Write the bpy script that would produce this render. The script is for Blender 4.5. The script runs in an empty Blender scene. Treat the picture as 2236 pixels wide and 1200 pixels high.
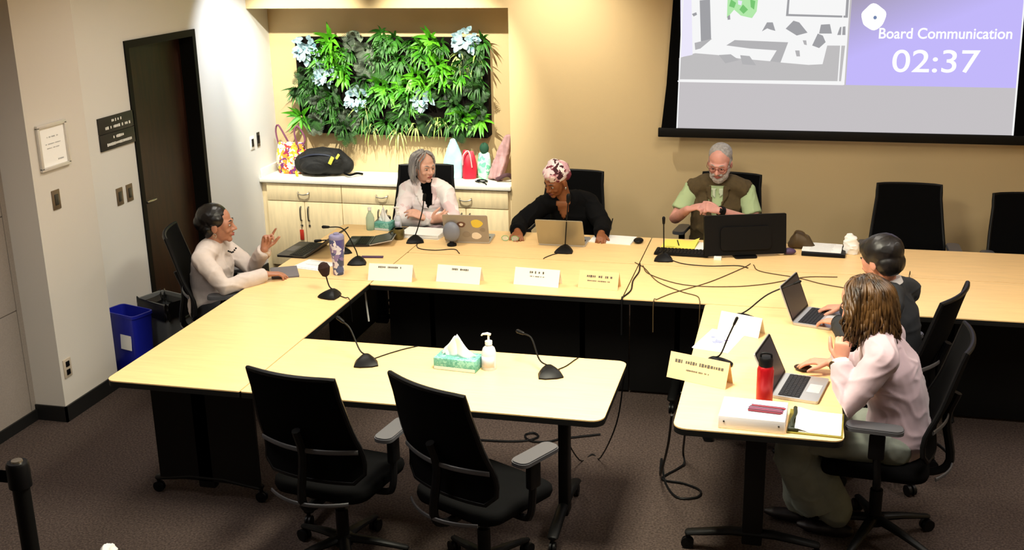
import bpy, bmesh, math, random
from mathutils import Vector, Matrix, Quaternion, noise
from mathutils.bvhtree import BVHTree
V = Vector
S = bpy.context.scene
COL = S.collection
random.seed(7)
PI = math.pi

# ------------------------------------------------------------------ camera
cam_d = bpy.data.cameras.new('camera'); cam = bpy.data.objects.new('camera', cam_d); COL.objects.link(cam); S.camera = cam
cam_d.sensor_width = 36; cam_d.lens = 40.13; cam_d.clip_start = .05
_r = V((0.97055269, 0.24013742, -0.01901307)); _u = V((-0.05232808, 0.28721853, 0.95643468)); _f = V((-0.23513666, 0.92727533, -0.29132665))
cam.matrix_world = Matrix(((_r.x, _u.x, -_f.x, 1.3239), (_r.y, _u.y, -_f.y, -8.7705), (_r.z, _u.z, -_f.z, 2.8638), (0, 0, 0, 1)))

# ------------------------------------------------------------------ world, exposure
w = bpy.data.worlds.new('world'); S.world = w; w.use_nodes = True
w.node_tree.nodes['Background'].inputs[0].default_value = (.9, .95, 1, 1); w.node_tree.nodes['Background'].inputs[1].default_value = .02
S.view_settings.view_transform = 'Standard'; S.view_settings.look = 'None'; S.view_settings.gamma = 1
S.view_settings.use_curve_mapping = False
S.view_settings.exposure = 0.0
S.cycles.max_bounces = 6; S.cycles.diffuse_bounces = 4; S.cycles.glossy_bounces = 3; S.cycles.transmission_bounces = 6
S.cycles.sample_clamp_indirect = 4
try: S.cycles.use_denoising = True
except Exception: pass
CEIL = 3.05
# ceiling panel lamps: x, y, power, colour
PANELS = [(0.35, -4.3, 118, (1, .94, .74)), (-1.9, -5.0, 24, (1, .95, .91)), (2.2, -4.3, 34, (1, .93, .84)),
          (-1.6, -2.3, 26, (1, .94, .85)), (0.9, -2.0, 22, (1, .93, .82)), (3.6, -2.9, 24, (1, .93, .85)), (1.0, -7.6, 5, (1, .9, .8))]
# spotlights on a track aimed at the planted alcove: position, target, power, cone, colour
SPOTS = [((-2.55, -1.15, 3.0), (-2.6, .35, 1.5), 400, 60, (1, .97, .80)),
         ((-1.45, -1.15, 3.0), (-1.5, .35, 1.45), 400, 60, (1, .97, .80)),
         ((-2.2, -.75, 3.0), (-3.1, -.35, 1.75), 150, 64, (.80, .89, 1)),
         ((-.45, -.8, 3.0), (-.5, 0, 1.75), 120, 95, (1, .93, .78))]

# ------------------------------------------------------------------ materials
def lin(h):
    h = h.lstrip('#'); o = []
    for i in (0, 2, 4):
        c = int(h[i:i+2], 16)/255; o.append(c/12.92 if c <= .04045 else ((c+.055)/1.055)**2.4)
    return (*o, 1)
MATS = {}
def mat(name, col, rough=.6, metal=0, spec=.5, noise_amt=0, noise_scale=20, bump=0, bump_scale=80, stretch=None, col2=None, alpha=1, trans=0, emit=None, es=1, sheen=0, ior=1.45):
    if name in MATS: return MATS[name]
    m = bpy.data.materials.new(name); m.use_nodes = True; MATS[name] = m
    nt = m.node_tree; b = nt.nodes['Principled BSDF']
    c = lin(col) if isinstance(col, str) else (*col, 1)
    b.inputs['Base Color'].default_value = c; b.inputs['Roughness'].default_value = rough
    b.inputs['Metallic'].default_value = metal; b.inputs['Specular IOR Level'].default_value = spec
    b.inputs['Transmission Weight'].default_value = trans; b.inputs['Alpha'].default_value = alpha; b.inputs['IOR'].default_value = ior
    if sheen: b.inputs['Sheen Weight'].default_value = sheen
    if emit:
        b.inputs['Emission Color'].default_value = lin(emit) if isinstance(emit, str) else (*emit, 1); b.inputs['Emission Strength'].default_value = es
    tc = mp = None
    if noise_amt or bump or col2:
        tc = nt.nodes.new('ShaderNodeTexCoord'); mp = nt.nodes.new('ShaderNodeMapping'); nt.links.new(tc.outputs['Object'], mp.inputs[0])
        if stretch: mp.inputs['Scale'].default_value = stretch
    if noise_amt or col2:
        n = nt.nodes.new('ShaderNodeTexNoise'); n.inputs['Scale'].default_value = noise_scale; n.inputs['Detail'].default_value = 5
        nt.links.new(mp.outputs[0], n.inputs['Vector'])
        r = nt.nodes.new('ShaderNodeValToRGB'); nt.links.new(n.outputs['Fac'], r.inputs[0])
        r.color_ramp.elements[0].position = .35; r.color_ramp.elements[1].position = .65
        c2 = lin(col2) if col2 else tuple(min(1, x*(1+noise_amt)) for x in c[:3])+(1,)
        c1 = c if col2 else tuple(x*(1-noise_amt) for x in c[:3])+(1,)
        r.color_ramp.elements[0].color = c1; r.color_ramp.elements[1].color = c2
        nt.links.new(r.outputs[0], b.inputs['Base Color'])
    if bump:
        n = nt.nodes.new('ShaderNodeTexNoise'); n.inputs['Scale'].default_value = bump_scale; n.inputs['Detail'].default_value = 4
        nt.links.new(mp.outputs[0], n.inputs['Vector'])
        bp = nt.nodes.new('ShaderNodeBump'); bp.inputs['Strength'].default_value = bump; bp.inputs['Distance'].default_value = .01
        nt.links.new(n.outputs['Fac'], bp.inputs['Height']); nt.links.new(bp.outputs[0], b.inputs['Normal'])
    return m
def emat(name, col, s=1):
    if name in MATS: return MATS[name]
    m = bpy.data.materials.new(name); m.use_nodes = True; MATS[name] = m; nt = m.node_tree; nt.nodes.clear()
    e = nt.nodes.new('ShaderNodeEmission'); o = nt.nodes.new('ShaderNodeOutputMaterial'); nt.links.new(e.outputs[0], o.inputs[0])
    e.inputs[0].default_value = lin(col); e.inputs[1].default_value = s; return m
def voromat(name, cols, scale, rough=.8, rand=1):
    if name in MATS: return MATS[name]
    m = mat(name, cols[0], rough); nt = m.node_tree; b = nt.nodes['Principled BSDF']
    tc = nt.nodes.new('ShaderNodeTexCoord'); v = nt.nodes.new('ShaderNodeTexVoronoi'); v.inputs['Scale'].default_value = scale; v.inputs['Randomness'].default_value = rand
    n = nt.nodes.new('ShaderNodeTexNoise'); n.inputs['Scale'].default_value = scale*.7
    mx = nt.nodes.new('ShaderNodeMixRGB'); mx.inputs[0].default_value = .12
    nt.links.new(tc.outputs['Object'], n.inputs['Vector']); nt.links.new(tc.outputs['Object'], mx.inputs[1]); nt.links.new(n.outputs['Color'], mx.inputs[2]); nt.links.new(mx.outputs[0], v.inputs['Vector'])
    sp = nt.nodes.new('ShaderNodeSeparateColor'); nt.links.new(v.outputs['Color'], sp.inputs[0])
    r = nt.nodes.new('ShaderNodeValToRGB'); r.color_ramp.interpolation = 'CONSTANT'; nt.links.new(sp.outputs[0], r.inputs[0])
    while len(r.color_ramp.elements) < len(cols): r.color_ramp.elements.new(.5)
    for i, c in enumerate(cols): r.color_ramp.elements[i].position = i/len(cols); r.color_ramp.elements[i].color = lin(c)
    nt.links.new(r.outputs[0], b.inputs['Base Color']); return m

mat('wall_beige', '#cec8bf', .85, bump=.05, bump_scale=200); mat('wall_white', '#dddbd6', .85, bump=.05, bump_scale=200)
mat('wall_tan', '#cdb589', .85, bump=.06, bump_scale=160); mat('partition', '#8d837b', .8, noise_amt=.06, noise_scale=120, bump=.1, bump_scale=300)
mat('ceiling_tile', '#d8d5cc', .9, bump=.2, bump_scale=200)
mat('carpet', '#4a3f3a', .95, spec=.1, noise_amt=.4, noise_scale=90, bump=.8, bump_scale=200)
mat('baseboard', (.006, .006, .006), .5); mat('maple_top', '#f1cb90', .38, noise_amt=.05, noise_scale=5, stretch=(1, 12, 1), spec=.45)
mat('black_edge', (.006, .006, .006), .5, spec=.3); mat('black_panel', (.003, .003, .003), .45, spec=.25); mat('black_metal', (.003, .003, .003), .5, spec=.25)
mat('door_wood', '#271104', .45, noise_amt=.35, noise_scale=4, stretch=(8, 8, 1)); mat('door_frame', '#0b0905', .6, spec=.2)
mat('plate_beige', '#b9ab98', .5); mat('frame_silver', '#d3cec6', .35, .3); mat('steel', '#b9b5ac', .3, 1); mat('darksteel', '#5a5955', .4, .9); mat('plate', '#7c6c58', .45, .6); mat('white_plastic', '#f1f0ec', .4)
mat('black_plastic', (.0035, .0035, .004), .45, spec=.2); mat('black_fabric', (.0022, .0022, .0024), .95, spec=.08); mat('grey_plastic', '#4a4a4e', .35); mat('dimgrey_plastic', '#4b4b4e', .4)
mat('paper', '#f4f3f0', .8); mat('card', '#f6efdc', .8); mat('card_tan', '#ecc995', .8); mat('ink', '#57524a', .8)
mat('cab_maple', '#e3cfa6', .5, noise_amt=.06, noise_scale=6, stretch=(8, 8, 1)); mat('counter', '#e4e0d4', .35, noise_amt=.05, noise_scale=120)

# ------------------------------------------------------------------ mesh helpers
def frame(fwd, up=V((0, 0, 1))):
    f = V(fwd).normalized(); r = f.cross(V(up))
    if r.length < 1e-4: r = f.cross(V((0, 1, 0)))
    r.normalize(); u = r.cross(f).normalized()
    return Matrix((r, f, u)).transposed()
def rotz(a): return Matrix.Rotation(a, 3, 'Z')
class MB:
    def __init__(s): s.bm = bmesh.new(); s.mi = 0
    def _f(s, vs):
        try: f = s.bm.faces.new(vs); f.material_index = s.mi; f.smooth = True; return f
        except ValueError: return None
    def box(s, c, size, rot=None, bevel=0):
        c = V(c); h = V(size)/2; t = bmesh.new(); bmesh.ops.create_cube(t, size=1)
        bmesh.ops.scale(t, vec=V(size), verts=t.verts)
        if bevel: bmesh.ops.bevel(t, geom=t.edges[:], offset=bevel, segments=2, affect='EDGES', profile=.5)
        return s._merge(t, c, rot)
    def _merge(s, t, c=V((0, 0, 0)), rot=None):
        mp = {}
        for v in t.verts: mp[v] = s.bm.verts.new((rot @ v.co if rot else v.co)+c)
        for f in t.faces: s._f([mp[v] for v in f.verts])
        t.free(); return s
    def ell(s, c, r, rot=None, n=16):
        r = (r, r, r) if isinstance(r, (int, float)) else r
        t = bmesh.new(); bmesh.ops.create_uvsphere(t, u_segments=n, v_segments=max(6, n//2+2), radius=1)
        bmesh.ops.scale(t, vec=V(r), verts=t.verts); return s._merge(t, V(c), rot)
    def loft(s, pts, rx, ry=None, side=None, n=12, cap=True, roundcap=False):
        pts = [V(p) for p in pts]; N = len(pts)
        if isinstance(rx, (int, float)): rx = [rx]*N
        ry = rx if ry is None else ([ry]*N if isinstance(ry, (int, float)) else ry)
        if roundcap:
            d0 = (pts[0]-pts[1]).normalized(); d1 = (pts[-1]-pts[-2]).normalized()
            m0 = min(rx[0], ry[0]); m1 = min(rx[-1], ry[-1])
            pre = [(pts[0]+d0*m0*.97, .25), (pts[0]+d0*m0*.7, .71)]; post = [(pts[-1]+d1*m1*.7, .71), (pts[-1]+d1*m1*.97, .25)]
            rx = [rx[0]*k for _, k in pre]+list(rx)+[rx[-1]*k for _, k in post]; ry = [ry[0]*k for _, k in pre]+list(ry)+[ry[-1]*k for _, k in post]
            pts = [p for p, _ in pre]+pts+[p for p, _ in post]; N = len(pts)
        rings = []; prev = None
        for i, p in enumerate(pts):
            t = (pts[min(i+1, N-1)]-pts[max(i-1, 0)])
            t = t.normalized() if t.length > 1e-9 else V((0, 0, 1))
            sd = V(side) if side is not None else (prev if prev is not None else (V((1, 0, 0)) if abs(t.x) < .9 else V((0, 1, 0))))
            sd = sd-t*sd.dot(t)
            if sd.length < 1e-5: sd = t.orthogonal()
            sd.normalize(); ot = t.cross(sd).normalized(); prev = sd
            rings.append([s.bm.verts.new(p+sd*(rx[i]*math.cos(a))+ot*(ry[i]*math.sin(a))) for a in [2*PI*k/n for k in range(n)]])
        for a, b in zip(rings, rings[1:]):
            for k in range(n): s._f([a[k], a[(k+1) % n], b[(k+1) % n], b[k]])
        if cap: s._f(rings[0][::-1]); s._f(rings[-1])
        return s
    def cap(s, a, ra, b, rb, n=12): return s.loft([a, b], [ra, rb], n=n, roundcap=True)
    def cyl(s, a, b, r, r2=None, n=16): return s.loft([a, b], [r, r if r2 is None else r2], n=n)
    def tube(s, pts, r, n=6, sub=4):
        return s.loft(catmull(pts, sub) if sub > 1 else pts, r, n=n)
    def lathe(s, prof, c=(0, 0, 0), n=24):
        c = V(c); return s.loft([c+V((0, 0, z)) for r, z in prof], [max(r, .0004) for r, z in prof], side=(1, 0, 0), n=n)
    def prism(s, poly, z0, z1, M=None):
        M = M or (lambda p: p)
        a = [s.bm.verts.new(M(V((x, y, z0)))) for x, y in poly]; b = [s.bm.verts.new(M(V((x, y, z1)))) for x, y in poly]
        n = len(poly); s._f(a[::-1]); s._f(b)
        for k in range(n): s._f([a[k], a[(k+1) % n], b[(k+1) % n], b[k]])
        return s
    def grid(s, fn, nu, nv, th=0):
        g = [[s.bm.verts.new(V(fn(i/nu, j/nv))) for j in range(nv+1)] for i in range(nu+1)]
        for i in range(nu):
            for j in range(nv): s._f([g[i][j], g[i+1][j], g[i+1][j+1], g[i][j+1]])
        return g
    def build(s, name, m, parent=None, flat=False, world=False, fixn=True, auto=35):
        if fixn: bmesh.ops.recalc_face_normals(s.bm, faces=s.bm.faces[:])
        if world and parent is not None:
            inv = (Matrix.Translation(parent.location) @ parent.rotation_euler.to_matrix().to_4x4()).inverted()
            bmesh.ops.transform(s.bm, matrix=inv, verts=s.bm.verts)
        me = bpy.data.meshes.new(name); s.bm.to_mesh(me); s.bm.free()
        for x in (m if isinstance(m, (list, tuple)) else [m]): me.materials.append(MATS[x] if isinstance(x, str) else x)
        if flat:
            for p in me.polygons: p.use_smooth = False
        elif auto:
            try: me.set_sharp_from_angle(angle=math.radians(auto))
            except Exception: pass
        o = bpy.data.objects.new(name, me); COL.objects.link(o)
        if parent is not None: o.parent = parent
        return o
def catmull(pts, sub):
    pts = [V(p) for p in pts]; P = [pts[0]*2-pts[1]]+pts+[pts[-1]*2-pts[-2]]; out = []
    for i in range(1, len(P)-2):
        for k in range(sub):
            t = k/sub; a, b, c, d = P[i-1:i+3]
            out.append(.5*((2*b)+(c-a)*t+(2*a-5*b+4*c-d)*t*t+(3*b-a-3*c+d)*t**3))
    out.append(pts[-1]); return out
def rrect(x0, y0, x1, y1, r, seg=5, rs=None):
    rs = rs or [r]*4; out = []
    for (cx, cy, a0, rr) in ((x1, y1, 0, rs[2]), (x0, y1, 90, rs[3]), (x0, y0, 180, rs[0]), (x1, y0, 270, rs[1])):
        sx = -1 if cx == x1 else 1; sy = -1 if cy == y1 else 1
        for k in range(seg+1):
            a = math.radians(a0+90*k/seg); out.append((cx+sx*rr+rr*math.cos(a), cy+sy*rr+rr*math.sin(a)))
    return out
def tag(o, label, cat, group=None, kind=None):
    o['label'] = label; o['category'] = cat
    if group: o['group'] = group
    if kind: o['kind'] = kind
    return o
def thing(name, label, cat, loc=(0, 0, 0), rz=0, group=None):
    o = bpy.data.objects.new(name, None); COL.objects.link(o); o.location = loc; o.rotation_euler = (0, 0, rz); o.empty_display_size = .1
    return tag(o, label, cat, group)
def struct(name, mb, m, parent=None, **k):
    o = mb.build(name, m, parent, **k)
    if parent is None: o['kind'] = 'structure'
    return o
def kids(o): return [c for c in bpy.data.objects if c.parent == o]
def copy_tree(o, parent=None):
    c = o.copy(); COL.objects.link(c); c.parent = parent
    for ch in kids(o): copy_tree(ch, c)
    return c
def dup(o, loc, rz, label, group=None):
    c = copy_tree(o); c.location = loc; c.rotation_euler = (0, 0, rz); c['label'] = label
    if group: c['group'] = group
    return c
def remesh(mb, voxel, smooth=4, wr=0, wscale=(18, 18, 9), fac=.5):
    bmesh.ops.recalc_face_normals(mb.bm, faces=mb.bm.faces[:])
    me = bpy.data.meshes.new('t'); mb.bm.to_mesh(me); mb.bm.free(); o = bpy.data.objects.new('t', me); COL.objects.link(o)
    md = o.modifiers.new('r', 'REMESH'); md.mode = 'VOXEL'; md.voxel_size = voxel; md.use_smooth_shade = True
    if smooth: sm = o.modifiers.new('s', 'SMOOTH'); sm.factor = fac; sm.iterations = smooth
    dg = bpy.context.evaluated_depsgraph_get(); ev = o.evaluated_get(dg); nm = bpy.data.meshes.new_from_object(ev)
    bpy.data.objects.remove(o); bpy.data.meshes.remove(me)
    out = MB(); out.bm.from_mesh(nm); bpy.data.meshes.remove(nm)
    for f in out.bm.faces: f.smooth = True
    if wr:
        out.bm.normal_update()
        for v in out.bm.verts:
            p = v.co; q = V((p.x*wscale[0]*.45+p.z*wscale[2]*.5+noise.noise(p*5)*2.2, p.y*wscale[1]*.45, p.z*wscale[2]*.9)); n1 = noise.noise(q)
            v.co = p+v.normal*wr*(1-min(1, abs(n1)*3.2))**1.6
    return out
def bvh_of(mb): return BVHTree.FromBMesh(mb.bm)

# ------------------------------------------------------------------ room
XW, XP, XA, ZH = -3.103, -2.946, -.89, 2.267
XR, YF = 4.6, -10.2
m_ = MB(); m_.box(((XR-3.9)/2, YF/2+.3, -.05), (XR+3.9, -YF+.8, .1)); struct('floor', m_, 'carpet', flat=True)
m_ = MB(); m_.box(((XR-3.9)/2, YF/2+.3, CEIL+.05), (XR+3.9, -YF+.8, .1)); struct('ceiling', m_, 'ceiling_tile', flat=True)
# door wall at x=XW from y=-2.587 to the alcove, with an opening for the door
D0, D1, DZ = -1.833, -.881, 2.18
m_ = MB()
def wbox(mb, x0, x1, y0, y1, z0, z1): return mb.box(((x0+x1)/2, (y0+y1)/2, (z0+z1)/2), (x1-x0, y1-y0, z1-z0))
wbox(m_, XW-.22, XW, -2.587, D0, 0, CEIL); wbox(m_, XW-.22, XW, D1, .6, 0, CEIL); wbox(m_, XW-.22, XW, D0, D1, DZ, CEIL); wbox(m_, XW-.3, XW-.22, -2.587, .6, 0, CEIL)
struct('wall_left', m_, 'wall_white', flat=True)
m_ = MB(); wbox(m_, -3.55, XP, -3.157, -2.587, 0, CEIL); struct('wall_pillar', m_, 'wall_beige', flat=True)
# operable partition
m_ = MB(); XQ = -3.155
segs = [(YF, -8.3), (-8.295, -7.1), (-7.095, -5.9), (-5.895, -4.7), (-4.695, -3.205)]
for a, b in segs:
    for z0, z1 in ((.06, .72), (.727, 1.30), (1.307, CEIL)): wbox(m_, XQ-.1, XQ, a+.003, b, z0, z1)
wbox(m_, XQ-.2, XQ-.012, YF, -3.157, 0, CEIL); wbox(m_, XQ-.1, XQ+.0, -3.2, -3.157, .06, CEIL)
struct('wall_partition', m_, 'partition', flat=True)
# back wall with alcove
m_ = MB(); wbox(m_, XA, XR, 0, .6, 0, CEIL); wbox(m_, XW, XA, 0, .6, ZH, CEIL); wbox(m_, XW, XA, .386, .6, 0, ZH)
struct('wall_back', m_, 'wall_tan', flat=True)
m_ = MB(); wbox(m_, XR, XR+.2, YF, .6, 0, CEIL); struct('wall_right', m_, 'wall_tan', flat=True)
m_ = MB(); wbox(m_, -3.9, XR, YF-.2, YF, 0, CEIL); struct('wall_front', m_, 'wall_beige', flat=True)
m_ = MB(); wbox(m_, XW, XW+.012, -2.587, D0-.05, 0, .1); wbox(m_, XP, XP+.012, -3.169, -2.587, 0, .1); wbox(m_, XQ, XP+.012, -3.169, -3.157, 0, .1)
wbox(m_, XQ-.0, XQ+.012, YF, -3.169, 0, .07); wbox(m_, XW, XW+.012, D1+.05, -.0, 0, .1); struct('baseboard_left', m_, 'baseboard', flat=True)
m_ = MB(); wbox(m_, XA, XR, -.012, 0, 0, .1); struct('baseboard_back', m_, 'baseboard', flat=True)
# door
dr = bpy.data.objects.new('door_1', None); COL.objects.link(dr); dr.location = (XW, D0, 0); dr['kind'] = 'structure'
m_ = MB(); wbox(m_, -.14, .012, 0, .045, 0, DZ); wbox(m_, -.14, .012, D1-D0-.045, D1-D0, 0, DZ); wbox(m_, -.14, .012, .045, D1-D0-.045, DZ-.05, DZ)
m_.build('door_frame', 'door_frame', dr, flat=True)
m_ = MB(); wbox(m_, -.145, -.105, .045, D1-D0-.045, .008, DZ-.05); m_.build('door_leaf', 'door_wood', dr, flat=True)
m_ = MB(); hy = .16
m_.cyl((-.105, hy, 1.03), (-.093, hy, 1.03), .028); m_.cyl((-.1, hy, 1.03), (-.05, hy, 1.03), .011); m_.cap((-.05, hy, 1.03), .011, (-.05, hy+.11, 1.03), .009)
m_.build('door_handle', 'steel', dr)

# ------------------------------------------------------------------ lamps
for i, (x, y, p, c) in enumerate(PANELS):
    wd = (.6, 1.2)
    lab = ['recessed ceiling light panel above the front table', 'recessed ceiling light panel near the partition', 'recessed ceiling light panel above the right table', 'recessed ceiling light panel above the left table', 'recessed ceiling light panel above the monitor', 'recessed ceiling light panel above the far right chairs', 'recessed ceiling light panel behind the viewer'][i]
    t = thing('ceiling_light', lab, 'ceiling light', (x, y, CEIL), 0, 'ceiling light panels')
    m_ = MB(); 
    for sx in (-1, 1): m_.box((sx*.29, 0, -.012), (.02, 1.2, .024))
    for sy in (-1, 1): m_.box((0, sy*.59, -.012), (.56, .02, .024))
    m_.build('frame', 'white_plastic', t)
    m_ = MB(); m_.box((0, 0, -.006), (.56, 1.16, .008)); m_.build('diffuser', emat('diffuser_glow', '#fff3dd', 1.5), t)
    ld = bpy.data.lights.new('panel_lamp', 'AREA'); ld.shape = 'RECTANGLE'; ld.size = .56; ld.size_y = 1.14; ld.energy = p; ld.color = c
    lo = bpy.data.objects.new('panel_lamp', ld); COL.objects.link(lo); lo.parent = t; lo.location = (0, 0, -.03)
    ld.spread = math.radians(150)
for i, (p, tg, e, an, c) in enumerate(SPOTS):
    lab = ['left spotlight on the ceiling aimed at the plant wall', 'right spotlight on the ceiling aimed at the plant wall', 'ceiling spotlight aimed at the white wall beside the door', 'ceiling spotlight washing the tan wall beside the alcove'][i]
    d = (V(tg)-V(p)).normalized(); t = thing('ceiling_spotlight', lab, 'spotlight', (p[0], p[1], CEIL))
    m_ = MB(); q = V((0, 0, p[2]-CEIL)); m_.cyl((0, 0, 0), (0, 0, -.02), .05); m_.loft([q-d*.02, q-d*.018, q+d*.1, q+d*.1], [.02, .04, .045, .04], n=16); m_.cyl((0, 0, 0), q, .01)
    m_.build('housing', 'black_metal', t)
    ld = bpy.data.lights.new('spot_lamp', 'SPOT'); ld.energy = e; ld.color = c; ld.spot_size = math.radians(an); ld.spot_blend = 1 if i > 1 else .6; ld.shadow_soft_size = .02
    lo = bpy.data.objects.new('spot_lamp', ld); COL.objects.link(lo); lo.parent = t; lo.location = q+d*.12; lo.rotation_euler = d.to_track_quat('-Z', 'Y').to_euler()

# ------------------------------------------------------------------ tables
TZ = .74
def table(label, x0, x1, y0, y1, feet, axis, panel=None, rs=(.01,)*4, zfoot=True, panels=None):
    cx, cy = (x0+x1)/2, (y0+y1)/2
    t = thing('conference_table', label, 'table', (cx, cy, 0))
    g = .0035
    m_ = MB(); m_.prism(rrect(x0-cx+g, y0-cy+g, x1-cx-g, y1-cy-g, .01, rs=rs), TZ-.006, TZ); m_.build('tabletop', 'maple_top', t, auto=20)
    m_ = MB(); m_.prism(rrect(x0-cx+g, y0-cy+g, x1-cx-g, y1-cy-g, .01, rs=rs), TZ-.034, TZ-.006); m_.build('edge_band', 'black_edge', t, auto=20)
    L = (y1-y0 if axis == 'x' else x1-x0)   # width across the foot
    for (fx, fy) in feet:
        fx -= cx; fy -= cy
        m_ = MB(); 
        if axis == 'x':
            m_.box((fx, fy, .38), (.05, .09, .64), bevel=.008)
        else: m_.box((fx, fy, .38), (.095, .05, .64), bevel=.008)
        m_.build('leg', 'black_metal', t)
        ax = V((0, 1, 0)) if axis == 'x' else V((1, 0, 0)); c = V((fx, fy, 0)); h = .30
        m_ = MB(); m_.loft([c-ax*h+V((0, 0, .085)), c-ax*.1+V((0, 0, .115)), c+ax*.1+V((0, 0, .115)), c+ax*h+V((0, 0, .085))], [.028]*4, [.014, .02, .02, .014], side=(ax.y, ax.x, 0), n=12, roundcap=True)
        m_.build('foot', 'black_metal', t)
        m_ = MB(); m_.loft([c-ax*(h-.04)+V((0, 0, TZ-.048)), c+ax*(h-.04)+V((0, 0, TZ-.048))], [.02]*2, [.013]*2, side=(ax.y, ax.x, 0), n=8); m_.build('top_bracket', 'black_metal', t)
        for s in (-1, 1):
            q = c+ax*s*h; m_ = MB(); sd = V((ax.y, ax.x, 0))
            m_.cyl(q+V((0, 0, .03))-sd*.014, q+V((0, 0, .03))-sd*.004, .03); m_.cyl(q+V((0, 0, .03))+sd*.004, q+V((0, 0, .03))+sd*.014, .03); m_.cyl(q+V((0, 0, .03))-sd*.016, q+V((0, 0, .03))+sd*.016, .01); m_.cyl(q+V((0, 0, .03)), q+V((0, 0, .08)), .01)
            m_.build('caster', 'black_plastic', t)
    if panel:
        (px0, px1, py0, py1, pz0) = panel
        m_ = MB(); m_.box(((px0+px1)/2-cx, (py0+py1)/2-cy, (pz0+TZ-.036)/2), (px1-px0, py1-py0, TZ-.036-pz0)); m_.build('modesty_panel', 'black_panel', t)
    return t
aL, aR, fR, yN, yFf, yBf, ySm, yBb, rL, rR = -1.968, -1.227, .555, -4.127, -3.365, -2.368, -1.624, -.95, .858, 1.596
table('left maple table pointing at the viewer, blue bin behind its far side', aL, aR, yN, -2.302, [(-1.6, -3.86), (-1.6, -2.58)], 'y', panel=(-1.87, -1.29, -3.885, -3.87, .10), rs=(.05, .01, .01, .01))
table('corner maple table under the tumbler and the black laptop, left end of the back rows', aL, aR, -2.302, yBb, [(-1.6, -2.05), (-1.6, -1.2)], 'y', panel=(-1.61, -1.595, -2.0, -1.25, .12), rs=(.01, .01, .01, .05))
table('front maple table with the tissue box and pump bottle on it', aR, fR, yN, yFf, [(.3, -3.75), (-.95, -3.75)], 'x', rs=(.01, .06, .05, .01))
table('right maple table with two open laptops and the red bottle', rL, rR, yN, yBf, [(1.22, -3.86), (1.22, -2.65)], 'y', rs=(.06, .05, .02, .03))
for i, (a, b) in enumerate([(aR, .37), (.37, 1.97), (1.97, 3.57)]):
    table(['maple table of the inner back row carrying four name cards', 'maple table of the inner back row crossed by thin cables', 'maple table of the inner back row at the right edge, by the empty chairs'][i], a, b, yBf, ySm, [(a+.3, -1.99), (b-.3, -1.99)], 'x', panel=(a+.004, b-.004, -2.035, -2.02, .02))
    table(['maple table of the outer back row under the sticker-covered laptop', 'maple table of the outer back row under the black monitor', 'maple table of the outer back row nearest the two empty chairs'][i], a, b, ySm, yBb, [(a+.3, -1.29), (b-.3, -1.29)], 'x')

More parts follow.
